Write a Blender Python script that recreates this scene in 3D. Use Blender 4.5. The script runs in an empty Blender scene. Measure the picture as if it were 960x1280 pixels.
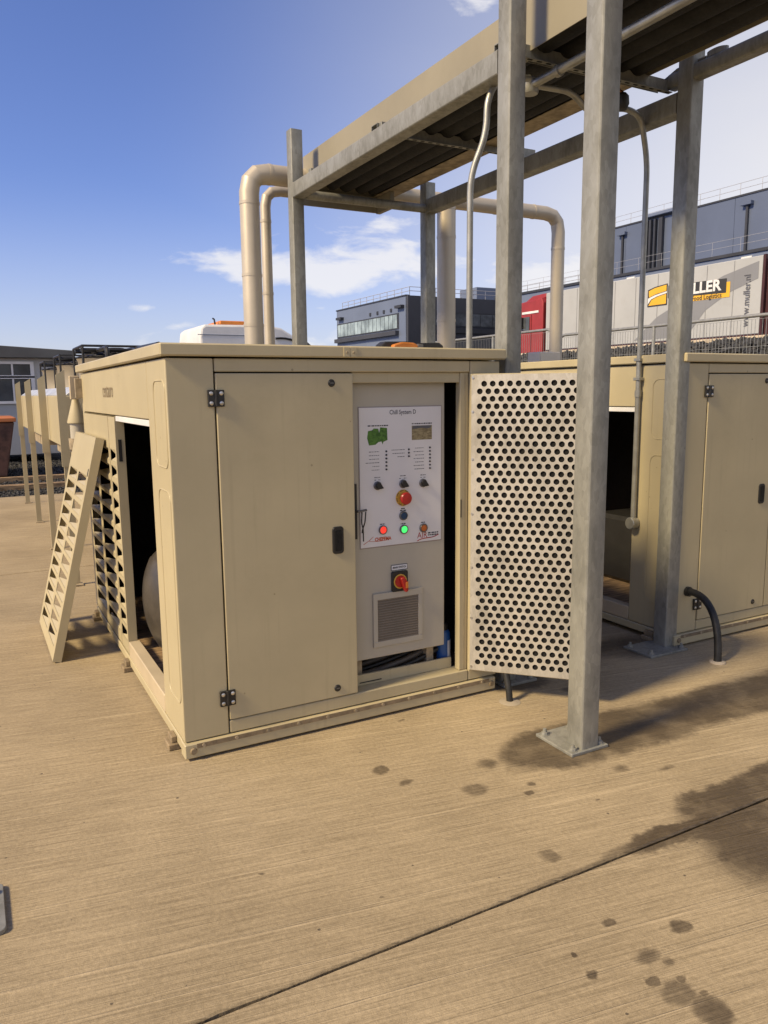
import bpy, bmesh, math, random
from mathutils import Vector, Matrix
random.seed(7)
SC = bpy.context.scene
COL = SC.collection
R_ = math.radians

# ---------------------------------------------------------------- camera
cam_d = bpy.data.cameras.new('camera'); cam = bpy.data.objects.new('camera', cam_d); COL.objects.link(cam)
cam_d.sensor_fit = 'VERTICAL'; cam_d.sensor_height = 36.0; cam_d.lens = 963.9 / 1280 * 36
cam_d.clip_start = .05; cam_d.clip_end = 3000
_r = Vector((.88051427, -.47389277, -.01096627)); _u = Vector((.08277648, .13094099, .98792839)); _f = Vector((.46673619, .87079280, -.15452258))
_m = Matrix.Identity(4)
for i in range(3):
    _m[i][0], _m[i][1], _m[i][2] = _r[i], _u[i], -_f[i]
_m.translation = (-.7055, -3.1336, 1.5514)
cam.matrix_world = _m
SC.camera = cam
SC.render.resolution_x, SC.render.resolution_y = 768, 1024

# ---------------------------------------------------------------- world: sky with clouds
SUN_EL, SUN_AZ = R_(40), R_(-95)          # azimuth measured from +Y towards +X
W = bpy.data.worlds.new('World'); SC.world = W; W.use_nodes = True
nt = W.node_tree; nt.nodes.clear()
def N(t, typ, **kw):
    n = t.nodes.new(typ)
    for k, v in kw.items():
        if k == 'inp':
            for a, b in v.items(): n.inputs[a].default_value = b
        else: setattr(n, k, v)
    return n
def math_n(t, op, a, b=None, c=None, clamp=False):
    n = t.nodes.new('ShaderNodeMath'); n.operation = op; n.use_clamp = clamp
    for i, v in enumerate((a, b, c)):
        if v is None: continue
        if isinstance(v, (int, float)): n.inputs[i].default_value = v
        else: t.links.new(v, n.inputs[i])
    return n.outputs[0]
def sstep(t, v, lo, hi):
    n = t.nodes.new('ShaderNodeMapRange'); n.interpolation_type = 'SMOOTHSTEP'
    n.inputs['From Min'].default_value = lo; n.inputs['From Max'].default_value = hi
    t.links.new(v, n.inputs['Value']); return n.outputs[0]
sky = N(nt, 'ShaderNodeTexSky', sky_type='NISHITA', sun_disc=False, sun_elevation=SUN_EL, sun_rotation=SUN_AZ, air_density=1.0, dust_density=.4, ozone_density=3.0)
SKY_STRENGTH = .092
bg = N(nt, 'ShaderNodeBackground', inp={'Strength': SKY_STRENGTH}); wo = N(nt, 'ShaderNodeOutputWorld')
tc = N(nt, 'ShaderNodeTexCoord'); sx = N(nt, 'ShaderNodeSeparateXYZ'); nt.links.new(tc.outputs['Generated'], sx.inputs[0])
az = math_n(nt, 'ARCTAN2', sx.outputs[0], sx.outputs[1]); el = math_n(nt, 'ARCSINE', sx.outputs[2])
cb = N(nt, 'ShaderNodeCombineXYZ'); nt.links.new(math_n(nt, 'MULTIPLY', az, 1.0), cb.inputs[0]); nt.links.new(math_n(nt, 'MULTIPLY', el, 2.6), cb.inputs[1])
no = N(nt, 'ShaderNodeTexNoise', inp={'Scale': 11.0, 'Detail': 7.0, 'Roughness': .58, 'Distortion': .35}); nt.links.new(cb.outputs[0], no.inputs['Vector'])
no2 = N(nt, 'ShaderNodeTexNoise', inp={'Scale': 3.2, 'Detail': 4.0, 'Roughness': .5}); nt.links.new(cb.outputs[0], no2.inputs['Vector'])
tot = None
for (ca, ce, ra, re, wgt) in ((.44, .150, .17, .034, 1.0), (.50, .205, .06, .016, .6), (.72, .128, .12, .042, .95), (.91, .285, .10, .024, .42), (.62, .42, .05, .02, .5),
                              (.20, .103, .022, .006, .6), (.235, .082, .03, .007, .55), (.33, .07, .2, .02, .4), (.55, .06, .4, .03, .6), (.85, .2, .16, .04, .28),
                              (-.6, .2, .4, .05, .8), (-1.4, .25, .5, .06, .7), (2.2, .22, .6, .06, .8), (3.0, .3, .5, .06, .7)):
    a = math_n(nt, 'POWER', math_n(nt, 'DIVIDE', math_n(nt, 'SUBTRACT', az, ca), ra), 2.0)
    e = math_n(nt, 'POWER', math_n(nt, 'DIVIDE', math_n(nt, 'SUBTRACT', el, ce), re), 2.0)
    g = math_n(nt, 'MULTIPLY', math_n(nt, 'EXPONENT', math_n(nt, 'MULTIPLY', math_n(nt, 'ADD', a, e), -.8)), wgt)
    tot = g if tot is None else math_n(nt, 'MAXIMUM', tot, g)
dens = sstep(nt, math_n(nt, 'ADD', tot, math_n(nt, 'MULTIPLY', math_n(nt, 'SUBTRACT', no.outputs['Fac'], .5), 1.9)), .38, .86)
veil = math_n(nt, 'MULTIPLY', math_n(nt, 'MULTIPLY', sstep(nt, math_n(nt, 'COSINE', math_n(nt, 'SUBTRACT', az, 2.2)), -.45, .42), sstep(nt, math_n(nt, 'MULTIPLY', el, -1.0), -1.3, -.05)), math_n(nt, 'ADD', math_n(nt, 'MULTIPLY', no2.outputs['Fac'], .35), .68), clamp=True)
hor = math_n(nt, 'MULTIPLY', sstep(nt, math_n(nt, 'MULTIPLY', el, -1.0), -.26, .02), .45)
veil = math_n(nt, 'MAXIMUM', veil, hor)
hs = N(nt, 'ShaderNodeMix', data_type='RGBA', blend_type='MULTIPLY'); hs.inputs[0].default_value = 1; hs.inputs[7].default_value = (.86, .85, 1.2, 1)
nt.links.new(sky.outputs[0], hs.inputs[6])
vm = N(nt, 'ShaderNodeMix', data_type='RGBA'); nt.links.new(veil, vm.inputs[0]); nt.links.new(hs.outputs[2], vm.inputs[6])
VEIL, CLOUD = 6.2, 7.5
vm.inputs[7].default_value = (VEIL, VEIL * .985, VEIL * .985, 1)
bank = math_n(nt, 'MULTIPLY', math_n(nt, 'EXPONENT', math_n(nt, 'MULTIPLY', math_n(nt, 'ADD', math_n(nt, 'POWER', math_n(nt, 'DIVIDE', math_n(nt, 'SUBTRACT', az, 1.15), .42), 2.0), math_n(nt, 'POWER', math_n(nt, 'DIVIDE', math_n(nt, 'SUBTRACT', el, .10), .22), 2.0)), -.8)), .8)
mx = N(nt, 'ShaderNodeMix', data_type='RGBA'); nt.links.new(math_n(nt, 'MAXIMUM', bank, math_n(nt, 'MULTIPLY', dens, .8)), mx.inputs[0]); nt.links.new(vm.outputs[2], mx.inputs[6])
mx.inputs[7].default_value = (CLOUD, CLOUD * .98, CLOUD * .98, 1)
nt.links.new(mx.outputs[2], bg.inputs['Color']); nt.links.new(bg.outputs[0], wo.inputs[0])

sl = bpy.data.lights.new('sun', 'SUN'); sl.energy = 4.2; sl.angle = R_(10); sl.color = (1.0, .80, .48)
so = bpy.data.objects.new('sun', sl); COL.objects.link(so)
sd = Vector((math.sin(SUN_AZ) * math.cos(SUN_EL), math.cos(SUN_AZ) * math.cos(SUN_EL), math.sin(SUN_EL)))
so.rotation_euler = sd.to_track_quat('Z', 'Y').to_euler(); so.location = sd * 40

vs = SC.view_settings; vs.view_transform = 'Standard'; vs.look = 'None'; vs.gamma = 1; vs.exposure = .45; vs.use_curve_mapping = False

# ---------------------------------------------------------------- materials
MATS = {}
def pmat(name, col, rough=.5, metal=0., var=.08, scale=4., bump=0., bscale=60., fine=0., stretch=(1, 1, 1), col2=None, emit=None, dirt=0., streak=0.):
    m = bpy.data.materials.new(name); m.use_nodes = True; t = m.node_tree; b = t.nodes['Principled BSDF']
    b.inputs['Roughness'].default_value = rough; b.inputs['Metallic'].default_value = metal
    tcn = t.nodes.new('ShaderNodeTexCoord'); mp = t.nodes.new('ShaderNodeMapping'); mp.inputs['Scale'].default_value = stretch
    t.links.new(tcn.outputs['Object'], mp.inputs[0])
    n1 = N(t, 'ShaderNodeTexNoise', inp={'Scale': scale, 'Detail': 6., 'Roughness': .6}); t.links.new(mp.outputs[0], n1.inputs['Vector'])
    r = N(t, 'ShaderNodeMix', data_type='RGBA')
    c2 = col2 or tuple(c * (1 - 2.2 * var) for c in col); c1 = col if col2 else tuple(c * (1 + 1.2 * var) for c in col)
    r.inputs[6].default_value = (*c2, 1); r.inputs[7].default_value = (*c1, 1)
    t.links.new(sstep(t, n1.outputs['Fac'], .3, .7), r.inputs[0]); last = r.outputs[2]
    if dirt:
        n3 = N(t, 'ShaderNodeTexNoise', inp={'Scale': 1.7, 'Detail': 9., 'Roughness': .7}); t.links.new(tcn.outputs['Object'], n3.inputs['Vector'])
        q = N(t, 'ShaderNodeMix', data_type='RGBA'); q.inputs[7].default_value = (.16, .12, .07, 1); t.links.new(last, q.inputs[6])
        t.links.new(math_n(t, 'MULTIPLY', sstep(t, n3.outputs['Fac'], .5, .78), dirt), q.inputs[0]); last = q.outputs[2]
    if streak:
        ms_ = t.nodes.new('ShaderNodeMapping'); ms_.inputs['Scale'].default_value = (34, 34, .9); t.links.new(tcn.outputs['Object'], ms_.inputs[0])
        n4 = N(t, 'ShaderNodeTexNoise', inp={'Scale': 1., 'Detail': 4., 'Roughness': .6}); t.links.new(ms_.outputs[0], n4.inputs['Vector'])
        n5 = N(t, 'ShaderNodeTexNoise', inp={'Scale': 2.3, 'Detail': 3.}); t.links.new(tcn.outputs['Object'], n5.inputs['Vector'])
        q = N(t, 'ShaderNodeMix', data_type='RGBA'); q.inputs[7].default_value = (.20, .155, .095, 1); t.links.new(last, q.inputs[6])
        t.links.new(math_n(t, 'MULTIPLY', math_n(t, 'MULTIPLY', sstep(t, n4.outputs['Fac'], .52, .72), sstep(t, n5.outputs['Fac'], .42, .62)), streak), q.inputs[0]); last = q.outputs[2]
        vs_ = N(t, 'ShaderNodeTexVoronoi', inp={'Scale': 26.}); t.links.new(tcn.outputs['Object'], vs_.inputs['Vector']); cs_ = t.nodes.new('ShaderNodeSeparateColor'); t.links.new(vs_.outputs['Color'], cs_.inputs[0])
        pm_ = math_n(t, 'MULTIPLY', math_n(t, 'LESS_THAN', vs_.outputs['Distance'], math_n(t, 'MULTIPLY', cs_.outputs[1], .14)), math_n(t, 'GREATER_THAN', cs_.outputs[0], .955))
        q = N(t, 'ShaderNodeMix', data_type='RGBA'); q.inputs[7].default_value = (.16, .12, .07, 1); t.links.new(last, q.inputs[6]); t.links.new(math_n(t, 'MULTIPLY', pm_, .5), q.inputs[0]); last = q.outputs[2]
    t.links.new(last, b.inputs['Base Color'])
    n2 = N(t, 'ShaderNodeTexNoise', inp={'Scale': bscale, 'Detail': 4.}); t.links.new(mp.outputs[0], n2.inputs['Vector'])
    t.links.new(math_n(t, 'ADD', math_n(t, 'MULTIPLY', math_n(t, 'SUBTRACT', n2.outputs['Fac'], .5), .25), rough, clamp=True), b.inputs['Roughness'])
    if bump:
        bp = N(t, 'ShaderNodeBump', inp={'Strength': bump, 'Distance': .01}); t.links.new(n2.outputs['Fac'], bp.inputs['Height']); t.links.new(bp.outputs[0], b.inputs['Normal'])
        if streak:
            n6 = N(t, 'ShaderNodeTexNoise', inp={'Scale': 2.6, 'Detail': 1.}); t.links.new(tcn.outputs['Object'], n6.inputs['Vector'])
            b2 = N(t, 'ShaderNodeBump', inp={'Strength': .16, 'Distance': .02}); t.links.new(n6.outputs['Fac'], b2.inputs['Height']); t.links.new(bp.outputs[0], b2.inputs['Normal']); t.links.new(b2.outputs[0], b.inputs['Normal'])
    if emit:
        b.inputs['Emission Color'].default_value = (*emit[:3], 1); b.inputs['Emission Strength'].default_value = emit[3]
    MATS[name] = m; return m
TAN = (.475, .408, .252)
pmat('tan_paint', TAN, .44, 0, .04, 1.2, .03, 220, dirt=.16, streak=.16)
pmat('tan_trim', (.52, .43, .29), .5, 0, .05, 3, .03, 200, dirt=.2)
pmat('tan_dusty', (.36, .29, .19), .7, 0, .18, 14, .1, 120, dirt=.4)
pmat('rust_brown', (.25, .19, .115), .8, 0, .12, 20, .2, 150)
pmat('black_plastic', (.018, .017, .016), .45, 0, .1, 8)
pmat('black_foam', (.005, .0045, .004), .95, 0, .3, 30, .4, 200)
pmat('rubber', (.02, .02, .019), .55, 0, .2, 20, .05, 90)
pmat('screw_zinc', (.62, .6, .56), .35, .9, .1, 30)
pmat('cabinet_grey', (.445, .41, .33), .5, 0, .03, 2, .04, 260)
pmat('sticker_white', (.72, .70, .69), .4, 0, .02, 3)
pmat('sticker_frame', (.30, .25, .23), .5, 0, .05, 3)
pmat('ink', (.03, .03, .035), .6, 0, .05, 5)
pmat('ink_grey', (.11, .11, .12), .6, 0, .05, 5)
pmat('print_green', (.10, .24, .03), .6, 0, .5, 90, col2=(.03, .10, .01))
pmat('print_photo', (.36, .30, .16), .6, 0, .5, 60, col2=(.16, .12, .06), stretch=(1, 1, 2.5))
pmat('logo_orange', (.55, .09, .02), .5, 0, .05, 5)
pmat('logo_red', (.35, .03, .025), .5, 0, .05, 5)
pmat('red_lens', (.75, .03, .02), .3, 0, .02, 5, emit=(1, .05, .03, .7))
pmat('green_lens', (.05, .6, .12), .3, 0, .02, 5, emit=(.08, 1, .2, .65))
pmat('orange_lens', (.50, .13, .025), .35, 0, .05, 5)
pmat('blue_button', (.012, .045, .11), .35, 0, .05, 5)
pmat('estop_red', (.40, .02, .015), .35, 0, .05, 5)
pmat('estop_yellow', (.62, .36, .05), .5, 0, .05, 5)
pmat('switch_orange', (.60, .20, .03), .4, 0, .05, 5)
pmat('bezel_grey', (.16, .155, .15), .35, .4, .05, 5)
pmat('grille_dark', (.05, .04, .03), .7, 0, .05, 5)
pmat('grille_brown', (.24, .19, .13), .6, 0, .05, 5)
pmat('tin_blue', (.02, .09, .28), .35, 0, .05, 5)
pmat('white_paint', (.72, .72, .72), .45, 0, .04, 2, dirt=.1)
pmat('cream', (.74, .64, .48), .5, 0, .04, 3)
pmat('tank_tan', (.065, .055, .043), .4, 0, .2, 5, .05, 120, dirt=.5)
pmat('copper', (.35, .14, .06), .4, .7, .2, 20)
pmat('clad', (.54, .475, .37), .42, .3, .04, 2.5, .02, 120)
pmat('conduit', (.37, .365, .325), .42, .55, .08, 14, .04, 120)
pmat('lagging', (.012, .0115, .011), .7, 0, .3, 6, .3, 60)
pmat('tray_tan', (.28, .25, .178), .55, 0, .05, 1.5, .02, 160, dirt=.12)
pmat('wood', (.30, .20, .11), .7, 0, .3, 6, .2, 90, stretch=(1, 8, 8))
pmat('grey_clad', (.105, .132, .205), .5, .1, .04, .2, 0)
pmat('grey_clad_light', (.15, .185, .275), .5, .1, .04, .2, 0)
pmat('dark_clad', (.055, .057, .068), .5, .1, .06, .3, 0)
pmat('pipe_dark', (.035, .037, .045), .5, 0, .1, .5)
pmat('rail_pale', (.40, .40, .43), .5, .2, .05, 1)
pmat('win_glass', (.30, .38, .42), .12, 0, .25, .4)
pmat('win_dark', (.09, .10, .11), .1, 0, .3, .6)
pmat('trailer_white', (.41, .42, .425), .45, 0, .03, .6, dirt=.12)
pmat('trailer_grey', (.225, .23, .245), .45, 0, .03, .6)
pmat('truck_red', (.30, .03, .028), .35, 0, .05, 2)
pmat('truck_dark', (.05, .012, .015), .6, 0, .1, 2)
pmat('logo_yellow', (.75, .42, .03), .45, 0, .02, 2)
pmat('logo_char', (.035, .035, .035), .5, 0, .02, 2)
pmat('kerb_conc', (.50, .42, .31), .85, 0, .15, 3, .3, 30)
pmat('road', (.11, .11, .11), .9, 0, .2, 2, .3, 60)
pmat('rock', (.035, .035, .036), .8, 0, .5, 7, .4, 30)
pmat('ground_dark', (.05, .046, .042), .95, 0, .5, 3, .6, 12)
pmat('cabin_grey', (.42, .43, .44), .6, 0, .04, 1)
pmat('roof_grey', (.11, .115, .115), .7, 0, .1, 1)
pmat('skip_orange', (.45, .15, .05), .6, 0, .1, 3)
pmat('skip_brown', (.10, .045, .03), .7, 0, .3, 4)
pmat('orange', (.60, .20, .03), .45, 0, .1, 6)
pmat('tyre', (.02, .02, .02), .8, 0, .1, 6)
pmat('sheet_alu', (.60, .62, .64), .35, .3, .1, 6, .2, 30)
pmat('fan_tan', (.26, .22, .16), .55, 0, .08, 4)
pmat('cable_grey', (.12, .10, .08), .6, 0, .1, 8)

def galv(name, base, metal):
    m = bpy.data.materials.new(name); m.use_nodes = True; t = m.node_tree; b = t.nodes['Principled BSDF']
    tcn = t.nodes.new('ShaderNodeTexCoord')
    v = N(t, 'ShaderNodeTexVoronoi', inp={'Scale': 55.}); nz = N(t, 'ShaderNodeTexNoise', inp={'Scale': 6., 'Detail': 8., 'Roughness': .7})
    mp = t.nodes.new('ShaderNodeMapping'); mp.inputs['Scale'].default_value = (1, 1, .45); t.links.new(tcn.outputs['Object'], mp.inputs[0])
    t.links.new(mp.outputs[0], v.inputs['Vector']); t.links.new(mp.outputs[0], nz.inputs['Vector'])
    bw = t.nodes.new('ShaderNodeRGBToBW'); t.links.new(v.outputs['Color'], bw.inputs[0])
    f = math_n(t, 'ADD', math_n(t, 'MULTIPLY', bw.outputs[0], .38), math_n(t, 'MULTIPLY', sstep(t, nz.outputs['Fac'], .3, .7), .62))
    r = N(t, 'ShaderNodeMix', data_type='RGBA'); r.inputs[6].default_value = (*[c * .60 for c in base], 1); r.inputs[7].default_value = (*[c * 1.24 for c in base], 1)
    t.links.new(f, r.inputs[0]); t.links.new(r.outputs[2], b.inputs['Base Color'])
    t.links.new(math_n(t, 'ADD', math_n(t, 'MULTIPLY', f, -.18), .62), b.inputs['Roughness']); b.inputs['Metallic'].default_value = metal
    n2 = N(t, 'ShaderNodeTexNoise', inp={'Scale': 70., 'Detail': 3.}); t.links.new(tcn.outputs['Object'], n2.inputs['Vector'])
    bp = N(t, 'ShaderNodeBump', inp={'Strength': .12, 'Distance': .004}); t.links.new(n2.outputs['Fac'], bp.inputs['Height']); t.links.new(bp.outputs[0], b.inputs['Normal'])
    MATS[name] = m
galv('galvanised', (.295, .292, .258), .35)
galv('galv_sheet', (.55, .515, .445), .5)

def concrete():
    m = bpy.data.materials.new('brushed_concrete'); m.use_nodes = True; t = m.node_tree; b = t.nodes['Principled BSDF']; L = t.links.new
    tcn = t.nodes.new('ShaderNodeTexCoord'); P = tcn.outputs['Object']
    rot = t.nodes.new('ShaderNodeMapping'); rot.inputs['Rotation'].default_value = (0, 0, R_(9.5)); L(P, rot.inputs[0])
    def lines(sc, along, det):
        mp = t.nodes.new('ShaderNodeMapping'); mp.inputs['Scale'].default_value = (along, sc, 1); L(rot.outputs[0], mp.inputs[0])
        n = N(t, 'ShaderNodeTexNoise', inp={'Scale': 1., 'Detail': det, 'Roughness': .55}); L(mp.outputs[0], n.inputs['Vector']); return n.outputs['Fac']
    l1 = lines(230, 5., 2.); l2 = lines(80, 1.8, 3.); l3 = lines(16, .4, 2.)
    pat = N(t, 'ShaderNodeTexNoise', inp={'Scale': 1.1, 'Detail': 7., 'Roughness': .62}); L(P, pat.inputs['Vector'])
    gr = N(t, 'ShaderNodeTexNoise', inp={'Scale': 320., 'Detail': 3.}); L(P, gr.inputs['Vector'])
    gr2 = N(t, 'ShaderNodeTexNoise', inp={'Scale': 60., 'Detail': 5., 'Roughness': .7}); L(P, gr2.inputs['Vector'])
    r = N(t, 'ShaderNodeMix', data_type='RGBA'); r.inputs[6].default_value = (.200, .153, .089, 1); r.inputs[7].default_value = (.525, .418, .264, 1)
    f = math_n(t, 'ADD', math_n(t, 'MULTIPLY', l1, .36), math_n(t, 'MULTIPLY', l2, .16))
    f = math_n(t, 'ADD', f, math_n(t, 'MULTIPLY', l3, .05)); f = math_n(t, 'ADD', f, math_n(t, 'MULTIPLY', pat.outputs['Fac'], .30)); f = math_n(t, 'ADD', f, math_n(t, 'MULTIPLY', gr2.outputs['Fac'], .27))
    f = math_n(t, 'ADD', f, math_n(t, 'MULTIPLY', gr.outputs['Fac'], .26))
    l4 = lines(26, .22, 2.); rid = math_n(t, 'SUBTRACT', sstep(t, l4, .60, .63), sstep(t, l4, .64, .69))
    f = math_n(t, 'ADD', f, math_n(t, 'MULTIPLY', rid, .07))
    L(sstep(t, f, .50, .96), r.inputs[0])
    # damp and oil stains, plus cast shade darkened into the colour (x, y, rx, ry, strength)
    wn = N(t, 'ShaderNodeTexNoise', inp={'Scale': 5., 'Detail': 5., 'Roughness': .6}); L(P, wn.inputs['Vector'])
    wn2 = N(t, 'ShaderNodeTexNoise', inp={'Scale': 30., 'Detail': 3.}); L(P, wn2.inputs['Vector'])
    def warp(amp, amp2):
        a = N(t, 'ShaderNodeVectorMath', operation='SUBTRACT'); L(wn.outputs['Color'], a.inputs[0]); a.inputs[1].default_value = (.5, .5, .5)
        s = N(t, 'ShaderNodeVectorMath', operation='SCALE'); L(a.outputs[0], s.inputs[0]); s.inputs['Scale'].default_value = amp
        a2 = N(t, 'ShaderNodeVectorMath', operation='SUBTRACT'); L(wn2.outputs['Color'], a2.inputs[0]); a2.inputs[1].default_value = (.5, .5, .5)
        s2 = N(t, 'ShaderNodeVectorMath', operation='SCALE'); L(a2.outputs[0], s2.inputs[0]); s2.inputs['Scale'].default_value = amp2
        c = N(t, 'ShaderNodeVectorMath', operation='ADD'); L(P, c.inputs[0]); L(s.outputs[0], c.inputs[1])
        d = N(t, 'ShaderNodeVectorMath', operation='ADD'); L(c.outputs[0], d.inputs[0]); L(s2.outputs[0], d.inputs[1]); return d.outputs[0]
    def field(vec, blobs):
        acc = None
        for (x, y, rx, ry, w) in blobs:
            mp = t.nodes.new('ShaderNodeMapping'); mp.vector_type = 'TEXTURE'; mp.inputs['Location'].default_value = (x, y, 0); mp.inputs['Scale'].default_value = (rx, ry, 1e3); L(vec, mp.inputs[0])
            ln = N(t, 'ShaderNodeVectorMath', operation='LENGTH'); L(mp.outputs[0], ln.inputs[0])
            g = math_n(t, 'MULTIPLY', math_n(t, 'SUBTRACT', 1.35, ln.outputs['Value']), w)
            acc = g if acc is None else math_n(t, 'MAXIMUM', acc, g)
        return acc
    spots = [(.686, -.477, .035, .035, 1), (.726, -.622, .035, .022, .7), (.933, -.804, .055, .05, .9), (.898, -1.292, .034, .034, .8), (.837, -1.625, .02, .017, 1), (1.009, -1.744, .032, .03, 1),
             (.829, -1.774, .04, .032, .7), (.86, -1.816, .022, .02, .6), (.653, -1.758, .018, .016, 1), (.66, -1.684, .01, .01, 1), (.769, -1.852, .019, .018, 1.1), (.795, -1.914, .05, .042, 1),
             (.855, -1.949, .012, .012, 1.1), (.825, -2.0, .05, .055, 1.1), (.841, -1.879, .014, .014, 1), (1.558, -.955, .045, .04, .5), (1.159, -.874, .02, .018, .8), (1.106, -.929, .02, .018, .9),
             (1.11, -.66, .06, .05, .6), (1.23, -.63, .03, .025, .6), (1.95, -.2, .05, .04, .7), (1.99, -.29, .05, .03, .7), (.02, -.9, .008, .008, .8), (.3, -1.2, .006, .006, .8), (1.3, -1.1, .012, .01, .5), (1.0, -.1, .02, .012, .8), (1.72, -1.05, .06, .02, .5)]
    damp_shade = [(1.45, -.68, .27, .17, 1), (1.9, -.69, .45, .19, 1), (2.5, -.70, .6, .18, 1), (3.3, -.72, .7, .2, 1), (1.78, .02, .2, .13, .8), (2.7, .15, .3, .2, .6), (2.3, 1.0, .5, .8, .5)]  # band from the post base: door and post shadow painted in with the damp
    pud = [(1.92, -1.63, .54, .27, 1), (1.75, -1.45, .36, .09, 1), (2.15, -1.34, .62, .11, 1), (1.5, -1.40, .42, .055, .9), (1.62, -1.30, .14, .06, .7), (1.43, -1.60, .08, .05, .55)]
    jnt = [(1.2, -1.402, .55, .016, .9), (.2, -1.404, 1.2, .008, .7)]
    ms = math_n(t, 'MULTIPLY', sstep(t, field(warp(.05, .03), spots), .1, .62), .85)
    mb = math_n(t, 'MULTIPLY', sstep(t, field(warp(.16, .05), damp_shade), .15, .55), .97)
    fp = field(warp(.16, .03), pud)
    mpd = math_n(t, 'MULTIPLY', sstep(t, fp, .10, .5), 1.0)
    mpd = math_n(t, 'MAXIMUM', mpd, math_n(t, 'MULTIPLY', sstep(t, field(warp(.012, .006), jnt), .0, .6), .55))
    wet_shade = math_n(t, 'MULTIPLY', math_n(t, 'MAXIMUM', ms, math_n(t, 'MAXIMUM', mb, mpd)), math_n(t, 'ADD', .72, math_n(t, 'MULTIPLY', sstep(t, wn.outputs['Fac'], .3, .62), .36)), clamp=True)
    dk = N(t, 'ShaderNodeMix', data_type='RGBA', blend_type='MULTIPLY'); dk.inputs[7].default_value = (.28, .262, .245, 1); L(wet_shade, dk.inputs[0]); L(r.outputs[2], dk.inputs[6])
    pit = N(t, 'ShaderNodeTexVoronoi', inp={'Scale': 38.}); L(P, pit.inputs['Vector']); pc = t.nodes.new('ShaderNodeSeparateColor'); L(pit.outputs['Color'], pc.inputs[0])
    pm = math_n(t, 'MULTIPLY', math_n(t, 'LESS_THAN', pit.outputs['Distance'], math_n(t, 'MULTIPLY', pc.outputs[1], .22)), math_n(t, 'GREATER_THAN', pc.outputs[0], .965))
    pk = N(t, 'ShaderNodeMix', data_type='RGBA'); pk.inputs[7].default_value = (.05, .04, .03, 1); L(math_n(t, 'MULTIPLY', pm, .75), pk.inputs[0]); L(dk.outputs[2], pk.inputs[6])
    L(pk.outputs[2], b.inputs['Base Color'])
    shine = sstep(t, fp, .45, .8)
    L(math_n(t, 'SUBTRACT', .9, math_n(t, 'ADD', math_n(t, 'MULTIPLY', wet_shade, .2), math_n(t, 'MULTIPLY', shine, .42))), b.inputs['Roughness'])
    h = math_n(t, 'ADD', math_n(t, 'ADD', math_n(t, 'MULTIPLY', l1, .6), math_n(t, 'MULTIPLY', rid, .5)), math_n(t, 'ADD', math_n(t, 'MULTIPLY', l2, .8), math_n(t, 'MULTIPLY', gr2.outputs['Fac'], .5)))
    bp = N(t, 'ShaderNodeBump', inp={'Strength': .85, 'Distance': .006}); L(h, bp.inputs['Height']); L(bp.outputs[0], b.inputs['Normal'])
    MATS['brushed_concrete'] = m
concrete()

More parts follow.
